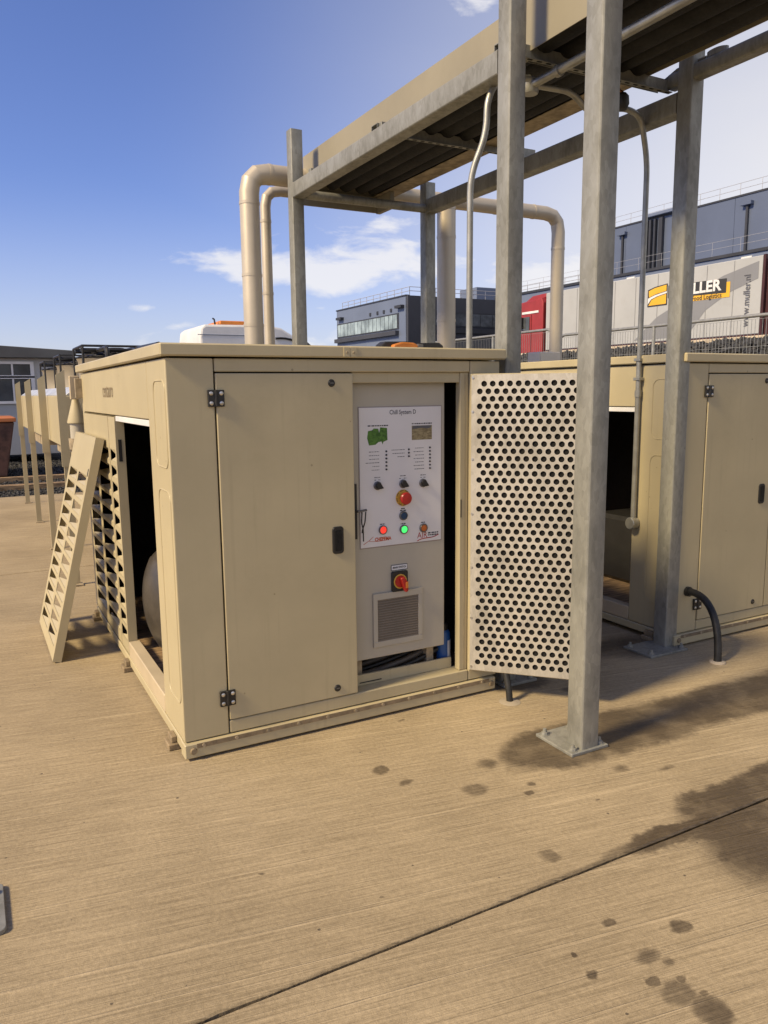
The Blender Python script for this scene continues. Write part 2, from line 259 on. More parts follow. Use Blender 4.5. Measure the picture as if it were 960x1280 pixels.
# ---------------------------------------------------------------- mesh helpers
class MB:
    def __init__(s): s.v = []; s.f = []; s.mi = []; s.cur = 0
    def add(s, vs, fs):
        o = len(s.v); s.v += [tuple(p) for p in vs]; s.f += [tuple(i + o for i in f) for f in fs]; s.mi += [s.cur] * len(fs); return s
    def box(s, x0, x1, y0, y1, z0, z1):
        return s.add([(x0, y0, z0), (x1, y0, z0), (x1, y1, z0), (x0, y1, z0), (x0, y0, z1), (x1, y0, z1), (x1, y1, z1), (x0, y1, z1)],
                     [(3, 2, 1, 0), (4, 5, 6, 7), (0, 1, 5, 4), (1, 2, 6, 5), (2, 3, 7, 6), (3, 0, 4, 7)])
    def obox(s, o, ax, ay, az, a0, a1, b0, b1, c0, c1):       # box in a local frame
        o, ax, ay, az = map(Vector, (o, ax, ay, az)); pts = []
        for c in (c0, c1):
            for a, b in ((a0, b0), (a1, b0), (a1, b1), (a0, b1)): pts.append(o + ax * a + ay * b + az * c)
        return s.add(pts, [(3, 2, 1, 0), (4, 5, 6, 7), (0, 1, 5, 4), (1, 2, 6, 5), (2, 3, 7, 6), (3, 0, 4, 7)])
    def prism(s, poly, fn, d0, d1):                            # polygon extruded; fn(a, b, d) -> point
        n = len(poly); vs_ = [fn(a, b, d0) for a, b in poly] + [fn(a, b, d1) for a, b in poly]
        return s.add(vs_, [tuple(range(n))[::-1], tuple(range(n, 2 * n))] + [(i, (i + 1) % n, n + (i + 1) % n, n + i) for i in range(n)])
    def cyl(s, p0, p1, r, r1=None, seg=16, caps=True):
        return s.tube([p0, p1], r, seg, caps, None if r1 is None else [r, r1])
    def tube(s, pts, r, seg=12, caps=True, radii=None):
        P = [Vector(p) for p in pts]; n = len(P); rings = []
        ts = []
        for i in range(n):
            a = P[i] - P[i - 1] if i else P[1] - P[0]; b = P[i + 1] - P[i] if i < n - 1 else P[i] - P[i - 1]
            ts.append((a.normalized() + b.normalized()).normalized())
        ref = Vector((0, 0, 1)) if abs(ts[0].z) < .9 else Vector((1, 0, 0))
        u = ts[0].cross(ref).normalized()
        for i in range(n):
            if i: u = (u - ts[i] * u.dot(ts[i])).normalized()
            w = ts[i].cross(u); rr = radii[i] if radii else r
            if 0 < i < n - 1:
                c = (P[i] - P[i - 1]).normalized().dot((P[i + 1] - P[i]).normalized())
            rings.append([P[i] + (u * math.cos(2 * math.pi * k / seg) + w * math.sin(2 * math.pi * k / seg)) * rr for k in range(seg)])
        vs_ = [p for rg in rings for p in rg]; fs = []
        for i in range(n - 1):
            for k in range(seg): fs.append((i * seg + k, i * seg + (k + 1) % seg, (i + 1) * seg + (k + 1) % seg, (i + 1) * seg + k))
        if caps: fs += [tuple(range(seg))[::-1], tuple(range((n - 1) * seg, n * seg))]
        return s.add(vs_, fs)
    def lathe(s, prof, fn, seg=24):                            # prof [(r, h)], fn(x, y, h)
        vs_ = []; fs = []
        for r, h in prof:
            for k in range(seg): vs_.append(fn(r * math.cos(2 * math.pi * k / seg), r * math.sin(2 * math.pi * k / seg), h))
        for i in range(len(prof) - 1):
            for k in range(seg): fs.append((i * seg + k, i * seg + (k + 1) % seg, (i + 1) * seg + (k + 1) % seg, (i + 1) * seg + k))
        return s.add(vs_, fs)
    def build(s, name, mat, parent=None, bevel=0., seg=1, smooth=True, ang=35, label=None, cat=None, group=None, kind=None):
        me = bpy.data.meshes.new(name); me.from_pydata(s.v, [], s.f); me.validate()
        bm = bmesh.new(); bm.from_mesh(me)
        for f, mi in zip(bm.faces, s.mi): f.material_index = mi
        bmesh.ops.recalc_face_normals(bm, faces=bm.faces)
        if bevel:
            ed = [e for e in bm.edges if len(e.link_faces) == 2 and e.calc_face_angle(0) > R_(40)]
            bmesh.ops.bevel(bm, geom=ed, offset=bevel, segments=seg, affect='EDGES', clamp_overlap=True, profile=.5)
        bm.to_mesh(me); bm.free()
        for m in ([mat] if isinstance(mat, str) else mat): me.materials.append(MATS[m])
        if smooth:
            me.polygons.foreach_set('use_smooth', [True] * len(me.polygons)); me.set_sharp_from_angle(angle=R_(min(ang, 22) if bevel else ang))
        ob = bpy.data.objects.new(name, me); COL.objects.link(ob)
        if parent: ob.parent = parent
        tag(ob, label, cat, group, kind); return ob
def tag(o, label=None, cat=None, group=None, kind=None):
    for k, v in (('label', label), ('category', cat), ('group', group), ('kind', kind)):
        if v: o[k] = v
    return o
def empty(name, loc, label, cat, group=None):
    o = bpy.data.objects.new(name, None); o.empty_display_size = .1; COL.objects.link(o); o.location = loc; return tag(o, label, cat, group)
def copy_tree(o, parent=None):
    c = o.copy(); COL.objects.link(c); c.parent = parent
    for ch in list(o.children): copy_tree(ch, c)
    return c
def box(name, mat, b, parent=None, bevel=.003, **k): return MB().box(*b).build(name, mat, parent, bevel, **k)
def bez(p0, p1, p2, p3, n=10):
    p0, p1, p2, p3 = map(Vector, (p0, p1, p2, p3)); out = []
    for i in range(n + 1):
        t = i / n; out.append(p0 * (1 - t) ** 3 + p1 * 3 * t * (1 - t) ** 2 + p2 * 3 * t * t * (1 - t) + p3 * t ** 3)
    return out
def rounded(pts, r, n=6):                                      # polyline with filleted corners
    P = [Vector(p) for p in pts]; out = [P[0]]
    for i in range(1, len(P) - 1):
        a = (P[i - 1] - P[i]); b = (P[i + 1] - P[i]); rr = min(r, a.length * .49, b.length * .49)
        s_, e_ = P[i] + a.normalized() * rr, P[i] + b.normalized() * rr
        for k in range(n + 1):
            t = k / n; out.append(s_ * (1 - t) ** 2 + P[i] * 2 * t * (1 - t) + e_ * t * t)
    out.append(P[-1]); return out
def rrect(w, h, r, n=5):
    out = []
    for cx, cy, a0 in ((w / 2 - r, h / 2 - r, 0), (-w / 2 + r, h / 2 - r, 90), (-w / 2 + r, -h / 2 + r, 180), (w / 2 - r, -h / 2 + r, 270)):
        for k in range(n + 1):
            a = R_(a0 + 90 * k / n); out.append((cx + r * math.cos(a), cy + r * math.sin(a)))
    return out
def text_mesh(name, body, size, mat, parent, fn, depth=.0006, align='CENTER', squeeze=1.0, bold=0.):
    cu = bpy.data.curves.new(name, 'FONT'); cu.body = body; cu.size = size; cu.align_x = align; cu.align_y = 'CENTER'; cu.resolution_u = 2; cu.offset = bold
    o = bpy.data.objects.new(name, cu); COL.objects.link(o)
    dg = bpy.context.evaluated_depsgraph_get(); me0 = o.evaluated_get(dg).to_mesh()
    b = MB(); vs_ = [fn(v.co.x * squeeze, v.co.y, depth) for v in me0.vertices]; b.add(vs_, [tuple(p.vertices) for p in me0.polygons])
    o.evaluated_get(dg).to_mesh_clear(); bpy.data.objects.remove(o); bpy.data.curves.remove(cu)
    return b.build(name, mat, parent, smooth=False)

# ================================================================ THE SETTING
def smooth01(v, lo, hi):
    t = max(0., min(1., (v - lo) / (hi - lo))); return t * t * (3 - 2 * t)
def terrain(x, y):
    a = .55 * smooth01(y, 10.9, 12.4) * smooth01(x, 2.2, 3.0)
    b = 1.65 * smooth01(x, 8.2, 11.4) + .95 * smooth01(x, 12.2, 15.5)
    return max(a, b) - .045
def grid_lines(): 
    xs = [-600, -120, -40, -15, -6, -3, 0, 1.5, 2.2] + [2.2 + .2 * i for i in range(1, 5)] + [4, 6, 7.5] + [8 + .25 * i for i in range(1, 34)] + [17, 19, 22, 26, 32, 45, 80, 160, 600]
    ys = [-600, -150, -40, -12, -5, 0, 3, 5, 7, 9, 10.5] + [10.8 + .2 * i for i in range(10)] + [13 + .6 * i for i in range(20)] + [27, 30, 36, 45, 60, 100, 200, 600]
    return sorted(set(xs)), sorted(set(ys))
gx, gy = grid_lines(); b = MB()
b.add([(x, y, terrain(x, y)) for y in gy for x in gx], [(j * len(gx) + i, j * len(gx) + i + 1, (j + 1) * len(gx) + i + 1, (j + 1) * len(gx) + i) for j in range(len(gy) - 1) for i in range(len(gx) - 1)])
ground = b.build('ground', 'ground_dark', smooth=True, ang=60, kind='structure')

yard = bpy.data.objects.new('concrete_yard', None); COL.objects.link(yard); yard['kind'] = 'structure'
def slab(y0, y1, ga=.0045, gb=.0045, x0=-7.5, x1=8.0):
    n = 420; rnd = random.Random(int(y0 * 100))
    def edge(y, s, ga):
        out = []; j = 0
        for i in range(n + 1):
            x = x0 + (x1 - x0) * i / n
            j = .7 * j + rnd.uniform(-.0012, .0012) + (rnd.uniform(0, .006) if rnd.random() < .03 else 0)
            out.append((x, y + s * (ga + abs(j))))
        return out
    A, B_ = edge(y0, 1, ga), edge(y1, -1, gb); b = MB(); v = []
    for (xa, ya), (xb, yb) in zip(A, B_): v += [(xa, ya, -.12), (xa, ya - .0, -.006), (xa, ya + .005, 0), (xb, yb - .005, 0), (xb, yb, -.006), (xb, yb, -.12)]
    f = [(i * 6 + k, i * 6 + k + 1, i * 6 + 7 + k, i * 6 + 6 + k) for i in range(n) for k in range(5)] + [tuple(range(6)), tuple(range(n * 6, n * 6 + 6))]
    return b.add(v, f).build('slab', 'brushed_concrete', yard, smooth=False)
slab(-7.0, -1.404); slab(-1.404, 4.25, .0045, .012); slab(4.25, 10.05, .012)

# road on the embankment, kerb wall beside it
b = MB(); b.add([(18.5, -60, 2.56), (44, -60, 2.56), (44, 140, 2.56), (18.5, 140, 2.56)], [(0, 1, 2, 3)]); b.build('road', 'road', kind='structure')
kw = empty('kerb_wall', (24.2, 20, 2.5), 'long low buff concrete kerb wall running in front of the parked lorry', 'wall')
for i in range(16): 
    y = -18 + i * 2.5
    MB().box(-.15, .15, y, y + 2.485, 0, .86).build('wall_block', 'kerb_conc', kw, .03)

def stones(name, n, area, size, mat, kind='stuff', seed=1, hfun=None):
    rnd = random.Random(seed); b = MB()
    for _ in range(n):
        x, y = rnd.uniform(*area[0]), rnd.uniform(*area[1]); s = rnd.uniform(*size); z = hfun(x, y)
        q = [Vector((rnd.uniform(.6, 1.1) * a, rnd.uniform(.6, 1.1) * c, rnd.uniform(.5, 1.) * d)) * s for a, c, d in ((1, 0, .1), (.1, 1, 0), (-1, .1, .1), (0, -1, 0), (.1, .1, 1), (0, 0, -.6))]
        r = Matrix.Rotation(rnd.uniform(0, 6.28), 3, 'Z') @ Matrix.Rotation(rnd.uniform(-.5, .5), 3, 'X')
        b.add([r @ p + Vector((x, y, z + s * .35)) for p in q], [(0, 1, 4), (1, 2, 4), (2, 3, 4), (3, 0, 4), (1, 0, 5), (2, 1, 5), (3, 2, 5), (0, 3, 5)])
    o = b.build(name, mat, smooth=False); o['kind'] = kind; return o
g1 = stones('gravel', 9000, ((-2.5, 3.0), (10.1, 17.5)), (.014, .045), 'rock', seed=3, hfun=lambda x, y: -.04); tag(g1, 'black gravel bed beyond the concrete slab', 'gravel')
g2 = stones('rock_slope', 5200, ((12.25, 17.5), (4.5, 21.)), (.05, .16), 'rock', seed=4, hfun=terrain); tag(g2, 'dark broken rock slope behind the mesh guard rail', 'rocks')

# ================================================================ THE COMPRESSOR ENCLOSURES
def hinge(parent, x, z):
    h = MB().box(x - .034, x - .003, -.012, 0, z - .034, z + .034).box(x + .003, x + .034, -.012, 0, z - .034, z + .034).cyl((x, -.01, z - .034), (x, -.01, z + .034), .0075, seg=10).build('hinge', 'black_plastic', parent, .0015)
    for dx in (-.021, .021):
        for dz in (-.02, .02):
            MB().lathe([(.0001, -.0165), (.006, -.016), (.0085, -.014), (.0085, -.011)], lambda a, c, hh: (x + dx + a, hh, z + dz + c), 10).build('screw', 'screw_zinc', h)
def latch(parent, x, z):
    o = MB().lathe([(.0001, -.010), (.0125, -.010), (.0165, -.006), (.0165, 0)], lambda a, c, h: (x + a, h, z + c), 20).build('latch', 'black_plastic', parent)
    MB().box(x - .008, x + .008, -.0115, -.0095, z - .002, z + .002).build('key_slot', 'bezel_grey', o)
def pull(parent, x, z):
    o = MB().prism(rrect(.056, .126, .016), lambda a, c, d: (x + a, d, z + c), -.010, 0).build('pull_handle', 'black_plastic', parent, .003)
    MB().prism(rrect(.036, .098, .010), lambda a, c, d: (x + a, d, z + c), -.0125, -.0095).build('grip_recess', 'black_foam', o, .001)
def door(root, x0, x1, name='door'):
    d = MB().box(x0, x1, -.004, .022, .142, 1.632).build(name, 'tan_paint', root, .004, 2); return d

# pressed louvre panel: columns of wide vents, each with a folded tab
def louvre_panel(name, W_, H_, cols, rows, parent=None, top=.2, mat='tan_paint'):
    """local frame: a along width, z up, outward face at d=0, depth towards +d"""
    T = .048; m0 = .03; b = MB(); fn = lambda a, z, d: (d, a, z)
    # build face as grid with holes
    aw = [0.]; 
    for c in cols: aw += [c[0], c[1]]
    aw.append(W_)
    pitch = (H_ - top - .06) / rows; zs = [0., .06]
    holes = [(.06 + i * pitch + .012, .06 + (i + 1) * pitch - .014) for i in range(rows)]
    zz = [0.]
    for h in holes: zz += list(h)
    zz.append(H_)
    idx = {}
    def vid(i, j, k):
        if (i, j, k) not in idx:
            idx[(i, j, k)] = len(b.v); b.v.append(fn(aw[i], zz[j], (0, .003)[k]))
        return idx[(i, j, k)]
    for i in range(len(aw) - 1):
        for j in range(len(zz) - 1):
            if i % 2 == 1 and j % 2 == 1: continue
            for k in (0, 1): b.f.append((vid(i, j, k), vid(i + 1, j, k), vid(i + 1, j + 1, k), vid(i, j + 1, k))); b.mi.append(0)
    # folded rim
    b.box(0, T, 0, .003, 0, H_).box(0, T, W_ - .003, W_, 0, H_).box(0, T, .003, W_ - .003, 0, .003).box(0, T, .003, W_ - .003, H_ - .003, H_)
    p = b.build(name, mat, parent, smooth=False)
    tabs = []
    for c in cols:
        a0, a1 = c; w = a1 - a0
        for (z0, z1) in holes:
            t = MB(); h = z1 - z0
            # pressed-in pyramid with its far facet cut away, so that a dark slot stays open on the far side
            nb, nt_, fb, ft = fn(a0 + .001, z0 + .001, .0015), fn(a0 + .001, z1 - .001, .0015), fn(a1 - .001, z0 + .001, .0015), fn(a1 - .001, z1 - .001, .0015)
            ap = fn(a0 + w * (.30 if w > .25 else .1), z0 + h * .5, .030 if w > .25 else .012); fm = fn(a0 + w * .66, z0 + h * .12, .012)
            t.add([nb, nt_, fb, ft, ap, fm], [(0, 2, 4), (1, 0, 4), (3, 1, 4), (2, 5, 4)])
            tabs.append(t.build('louvre_tab', mat, p, smooth=False))
    return p

def make_enclosure(ox, label, group, full):
    root = empty('compressor_enclosure', (ox, 0, 0), label, 'enclosure')
    P = lambda n, m, bb, bev=.004: box(n, m, bb, root, bev)
    # skid
    sk = MB().box(-.006, 1.612, -.02, .05, .012, .076).box(-.004, .05, .05, 2.48, .03, .076).box(1.56, 1.61, .05, 2.48, .03, .076).box(.05, 1.56, 2.42, 2.48, .03, .076).build('skid', 'tan_paint', root, .004)
    MB().box(.045, 1.57, -.0228, -.0204, .055, .0745).build('dirt_strip', 'rust_brown', sk)
    for i in range(11):
        x = .075 + i * .145
        MB().cyl((x, -.026, .064), (x, -.021, .064), .008, seg=8).build('bolt', 'tan_dusty', sk)
    for x in (.03, 1.585): MB().lathe([(.0001, -.029), (.012, -.029), (.015, -.024), (.015, -.0195)], lambda a, c, h, x=x: (x + a, h, .045 + c), 14).build('corner_bolt', 'rust_brown', sk)
    for y in (.12, 1.22, 2.36):
        f = MB().box(-.045, .03, y, y + .09, 0, .03).box(-.03, -.004, y + .01, y + .08, .03, .062).build('foot', 'rust_brown', root, .004)
    for x in (.3, .8, 1.3): MB().cyl((x, .04, 0), (x, .04, .03), .022, seg=12).build('foot', 'rubber', root)
    # shell
    cp = MB().prism([(0, 0), (.194, 0), (.194, .028), (.028, .028), (.028, .361), (0, .361)], lambda a, c, d: (a, c, d), .08, 1.692).build('corner_panel', 'tan_paint', root, .005, 2)
    for (z0, z1) in ((1.25, 1.605), (.24, 1.152)):
        ring = [(.0, .128 + a, (z0 + z1) / 2 + c) for a, c in rrect(.212, z1 - z0, .045)]; ring.append(ring[0])
        MB().tube([(-.0005, y, z) for _, y, z in ring], .0032, 6, caps=False).build('pressed_bead', 'tan_paint', cp)
    P('side_fascia', 'tan_paint', (0, .028, .365, 2.46, 1.44, 1.692))
    MB().box(.004, .03, .366, 1.254, 1.408, 1.436).build('opening_header', 'white_paint', root, .002)
    P('side_sill', 'tan_trim', (-.002, .06, .3645, 1.254, .08, .168))
    P('rear_corner_panel', 'tan_paint', (0, .028, 2.464, 2.52, .08, 1.692))
    P('back_panel', 'tan_paint', (.032, 1.596, 2.492, 2.52, .08, 1.692))
    P('side_panel', 'tan_paint', (1.602, 1.63, .032, 2.52, .08, 1.692))
    P('corner_panel', 'tan_paint', (1.4555, 1.63, 0, .028, .08, 1.692))
    P('front_fascia', 'tan_paint', (.1985, 1.452, 0, .028, 1.638, 1.692))
    P('front_rail', 'tan_paint', (.1985, 1.452, 0, .09, .08, .137))
    P('lid', 'tan_paint', (-.022, 1.655, -.022, 2.60, 1.699, 1.75), .006)
    for x0, x1 in ((.770, .801), (.803, .834)): 
        pl = MB().box(x0, x1, -.026, -.0225, 1.703, 1.745).build('joint_plate', 'tan_paint', root, .001)
        MB().lathe([(.0001, -.029), (.005, -.0285), (.006, -.0262)], lambda a, c, h: ((x0 + x1) / 2 + a, h, 1.722 + c), 8).build('rivet', 'tan_dusty', pl)
    # interior lining
    P('floor_pan', 'wood', (.06, 1.60, .09, 2.49, .085, .105), 0)
    MB().box(1.585, 1.60, .035, 2.49, .11, 1.69).box(.04, 1.585, 2.475, 2.49, .11, 1.69).box(.03, 1.585, .035, 2.47, 1.67, 1.695).box(.032, .20, .03, .04, .11, 1.665).box(.20, .80, .024, .034, .11, 1.665).box(.80, .815, .04, .62, .11, 1.665).build('acoustic_lining', 'black_foam', root)
    d = door(root, .2, .822)
    hinge(d, .1985, 1.531); hinge(d, .1925, .245); pull(d, .733, .887); latch(d, .717, 1.590); latch(d, .716, .186)
    # equipment seen through the side opening
    if full:
        P('header_rail', 'tan_paint', (.828, 1.404, .016, .034, 1.59, 1.6375), .002)
        j = P('jamb', 'tan_paint', (1.404, 1.452, .010, .05, .1385, 1.6375), .003)
        MB().box(1.409, 1.414, .0085, .012, .93, 1.02).build('strike_slot', 'black_plastic', j)
        MB().box(1.43, 1.4315, .0088, .011, .14, 1.63).build('fold_line', 'tan_dusty', j)
        s = MB().box(.826, 1.40, .075, .088, .1375, .192).build('sill_lip', 'tan_paint', root, .002)
        MB().box(.87, .99, .0735, .0765, .150, .155).build('drain_slot', 'black_plastic', s)
    else:
        d2 = door(root, .828, 1.451); latch(d2, .93, 1.590); latch(d2, .93, .186); pull(d2, .915, .887)
    return root
A = make_enclosure(0., 'tan steel enclosure with control cabinet showing beside its open perforated door', None, True)
B = make_enclosure(2.945, 'tan steel enclosure with closed door, black hose and conduit on its side', None, False)
A['group'] = B['group'] = 'compressor enclosures on the slab'
text_mesh('lettering', 'centauro', .12, 'rust_brown', A, lambda x, y, d: (-.0012 - d, 1.425 - x, 1.572 + y), align='CENTER', squeeze=.82)

# installed louvre panel on A: near half column, then two full columns
def panel_cols(): return [(.035, .20), (.27, .66), (.74, 1.13)]
lp = louvre_panel('louvre_panel', 1.20, 1.345, panel_cols(), 12, A, top=.17); lp.location = (-.001, 1.258, .088)
MB().box(-.0015, .0005, .225, .229, .0, 1.345).build('fold_line', 'tan_dusty', lp)
MB().box(.012, .03, -.0015, .001, 1.10, 1.22).build('finger_slot', 'black_plastic', lp)
# the leaning panel
ln = louvre_panel('loose_louvre_panel', .92, 1.335, [(.07, .41), (.49, .84)], 12, None, top=.22)
lean = math.atan2(.322, 1.29); ln.rotation_euler = (0, lean, 0); ln.location = (-.380, 1.588, .012)
MB().box(-.0012, .0005, .03, .055, 1.10, 1.145).build('finger_slot', 'black_plastic', ln)
tag(ln, 'loose tan louvre panel taken off and leaned against the enclosure side', 'panel')

# vertical folding perforated door of A
hd = Vector((math.cos(R_(-46)), math.sin(R_(-46)), 0)); hn = Vector((-math.sin(R_(46)), -math.cos(R_(46)), 0)); ho = Vector((1.447, -.014, 0)); zz_ = Vector((0, 0, 1))
PW, PH0, PH1 = .598, .142, 1.630
pd = MB().obox(ho, hd, hn, zz_, 0, PW, -.028, -.022, PH0, PH1)
for a0, a1, c0, c1 in ((0, .012, PH0, PH1), (PW - .012, PW, PH0, PH1), (.012, PW - .012, PH0, PH0 + .012), (.012, PW - .012, PH1 - .012, PH1)): pd.obox(ho, hd, hn, zz_, a0, a1, -.022, .002, c0, c1)
pdo = pd.build('perforated_door', 'tan_paint', A, .002)
MB().obox(ho, hd, hn, zz_, .013, PW - .013, -.021, -.004, PH0 + .013, PH1 - .013).build('foam_lining', 'black_foam', pdo)
def perf_sheet():
    b = MB(); px_, rz, rad, seg = .0412, .0357, .0141, 16; a_lo, a_hi = .006, PW - .006; rows = 40; z_lo = PH0 + .030; mid = []
    fr = lambda a, z, d: ho + hd * a + hn * d + zz_ * z
    for r in range(rows):
        z0, z1 = z_lo + r * rz, z_lo + (r + 1) * rz; st = .026 + (px_ / 2 if r % 2 else 0)
        n = int((a_hi - .016 - st) / px_); ends = st + n * px_
        b.add([fr(a_lo, z0, .0035), fr(st, z0, .0035), fr(st, z1, .0035), fr(a_lo, z1, .0035)], [(0, 1, 2, 3)])
        b.add([fr(ends, z0, .0035), fr(a_hi, z0, .0035), fr(a_hi, z1, .0035), fr(ends, z1, .0035)], [(0, 1, 2, 3)])
        for k in range(n):
            ca, cz = st + (k + .5) * px_, (z0 + z1) / 2; hw, hh = px_ / 2, rz / 2
            ou, inn, low = [], [], []
            for s_ in range(seg):
                an = 2 * math.pi * (s_ + .5) / seg; c, s2 = math.cos(an), math.sin(an); k_ = min(hw / abs(c), hh / abs(s2))
                ou.append((ca + c * k_, cz + s2 * k_)); inn.append((ca + c * rad, cz + s2 * rad))
            v = [fr(a, z, .0035) for a, z in ou] + [fr(a, z, .0035) for a, z in inn] + [fr(a, z, .0) for a, z in inn]
            f = []
            for s_ in range(seg):
                t = (s_ + 1) % seg; f += [(s_, t, seg + t, seg + s_), (seg + s_, seg + t, 2 * seg + t, 2 * seg + s_)]
            # corner fills
            o = len(v)
            for (sx_, sz_) in ((1, 1), (-1, 1), (-1, -1), (1, -1)): v.append(fr(ca + sx_ * hw, cz + sz_ * hh, .0035))
            for q, (s0) in enumerate((1, 5, 9, 13)):
                f.append((s0, o + q, s0 + 1) if False else (s0, o + q, (s0 + 1) % seg))
            b.add(v, f)
    for (c0, c1) in ((PH0 + .004, z_lo), (z_lo + rows * rz, PH1 - .004)):
        b.add([fr(a_lo, c0, .0035), fr(a_hi, c0, .0035), fr(a_hi, c1, .0035), fr(a_lo, c1, .0035)], [(0, 1, 2, 3)])
    return b.build('perforated_sheet', 'galv_sheet', pdo, smooth=False)
perf_sheet()
for z in (.165, .42, .68, .95, 1.22, 1.45, 1.612):
    p = ho + hd * .012 + zz_ * z
    MB().cyl(p + hn * .003, p + hn * .007, .006, seg=8).build('screw', 'screw_zinc', pdo)

# equipment inside enclosure A: receiver tank with domed head facing the opening
tk = empty('receiver_tank', (.07, 1.10, .06), 'tan horizontal receiver tank with domed head inside the open enclosure side', 'tank')
def dome(b, x0, x1, r, ax):
    prof = [(.0001, x0)] + [(r * math.sin(R_(a)), x0 + .13 * (1 - math.cos(R_(a)))) for a in range(10, 91, 8)] + [(r, x1)]
    return b.lathe(prof, ax, 36)
dome(MB(), .0, 1.1, .29, lambda a, c, h: (h, a, .36 + c)).build('shell', 'tank_tan', tk)
for h in (.06, .14, .17): MB().lathe([(.245 if h < .1 else .29, h), (.252 if h < .1 else .2945, h + .002), (.258 if h < .1 else .2945, h + .012), (.262 if h < .1 else .29, h + .016)], lambda a, c, hh: (hh, a, .36 + c), 36).build('seam_ring', 'tank_tan', tk)
for y in (-.16, .16): MB().box(.2, .26, y - .02, y + .02, 0, .16).build('leg', 'tan_dusty', tk)
MB().tube([(.05, -.44, .06), (.05, -.2, .2)], .006, 6).build('brace', 'screw_zinc', tk)
pu = empty('pipework', (.20, .88, .105), 'copper pipe stubs and valve in the dark enclosure interior', 'pipes')
for (x, y, z0, z1, r, m) in ((0, 0, .5, 1.05, .016, 'copper'), (.08, .05, .5, .95, .022, 'tan_dusty'), (.02, -.08, .4, .82, .012, 'screw_zinc')): MB().tube(rounded([(x, y, z0), (x, y, z1), (x + .2, y + .1, z1)], .05), r, 10).build('pipe', m, pu)
MB().lathe([(.001, .86), (.03, .86), (.035, .88), (.035, .92), (.03, .94), (.001, .94)], lambda a, c, h: (a, c - .02, h), 12).build('valve', 'copper', pu)

# equipment dimly seen in enclosure B
eb = empty('compressor_block', (3.2, .85, .105), 'dark compressor block inside the second enclosure opening', 'machine')
MB().box(.35, .9, -.3, .5, .0, .5).build('block', 'black_plastic', eb, .03)
MB().cyl((.5, .1, .5), (.5, .1, .62), .09, seg=20).build('cylinder_head', 'black_plastic', eb)

# ================================================================ CONTROL CABINET
cy = .058
cab = empty('control_cabinet', (1.08, cy, .27), 'grey control cabinet with white button panel inside the open enclosure', 'cabinet')
def CP(x, d, z): return (x - 1.08, -d, z - .27)               # cabinet-local, d = proud of the front face
MB().prism([(.826 - 1.08, 0), (1.346 - 1.08, 0), (1.346 - 1.08, .3), (.826 - 1.08, .3)], lambda a, c, d: (a, c, d), .0, 1.35).build('body', 'cabinet_grey', cab, .006, 2)
# tall bracket strip on the left and key with cord
lk = MB().box(.835 - 1.08, .858 - 1.08, -.012, .001, .60, .86).build('lock_strip', 'black_plastic', cab, .002)
key = MB().tube([CP(.846, .012, 1.005), CP(.852, .035, 1.005), CP(.895, .035, 1.008)], .006, 8).build('key', 'bezel_grey', cab)
MB().tube(rounded([CP(.870, .036, 1.0), CP(.868, .034, .95), CP(.878, .03, .92), CP(.880, .028, .86)], .01), .003, 6).tube(rounded([CP(.890, .036, 1.0), CP(.886, .034, .95), CP(.876, .03, .92), CP(.874, .026, .90)], .01), .003, 6).build('cord', 'black_plastic', key)
# sticker panel
S0, S1, Z0, Z1 = .878, 1.323, .822, 1.478
sp = MB().box(S0 - 1.08, S1 - 1.08, -.004, -.0005, Z0 - .27, Z1 - .27).build('button_panel', 'sticker_white', cab, .001)
MB().box(S0 - .004 - 1.08, S1 + .004 - 1.08, -.002, -.0002, Z0 - .275, Z1 - .266).build('panel_edge', 'sticker_frame', cab)
SPX = lambda u: S0 + (S1 - S0) * u
SPZ = lambda v: Z1 - (Z1 - Z0) * v
def sfn(u, v): return lambda x, y, d: CP(SPX(u) + x, .0042 + d, SPZ(v) + y)
text_mesh('lettering', 'Chill System D', .030, 'ink', sp, sfn(.52, .037), squeeze=.8, bold=.0002)
def bars(name, items, mat):                                    # runs of print too small to read, as word-length strokes
    b = MB(); rnd = random.Random(len(items))
    for (u0, u1, v, h) in items:
        u = u0
        while u < u1:
            w = min(rnd.uniform(.008, .03), u1 - u); q = rnd.uniform(.7, 1.)
            b.box(SPX(u) - 1.08, SPX(u + w) - 1.08, -.0046, -.0041, SPZ(v) - h * q / 2 - .27, SPZ(v) + h * q / 2 - .27); u += w + .006
    return b.build(name, mat, sp, smooth=False)
bars('print_line', [(.10, .34, .128, .006), (.63, .88, .122, .006)], 'ink')
rows_l = [(.11, .23), (.11, .23), (.11, .23), (.07, .23), (.15, .23), (.14, .23)]
bars('print_line', [(a, c, .312 + i * .026, .0034) for i, (a, c) in enumerate(rows_l)], 'ink_grey')
bars('print_line', [(.38, .54, .306, .0034), (.39, .54, .331, .0034), (.45, .54, .356, .0034)], 'ink_grey')
rows_r = [(.67, .78), (.65, .78), (.67, .78), (.65, .78), (.67, .78), (.65, .78), (.66, .78)]
bars('print_line', [(a, c, .300 + i * .0255, .0034) for i, (a, c) in enumerate(rows_r)], 'ink_grey')
for (u, v0, n, dv) in ((.315, .312, 6, .026), (.59, .306, 3, .025), (.855, .300, 7, .0255)):
    for i in range(n):
        MB().lathe([(.0001, .011), (.0035, .010), (.0048, .004)], lambda a, c, h: CP(SPX(u) + a, h, SPZ(v0 + i * dv) + c), 10).build('indicator_lamp', 'ink', sp)
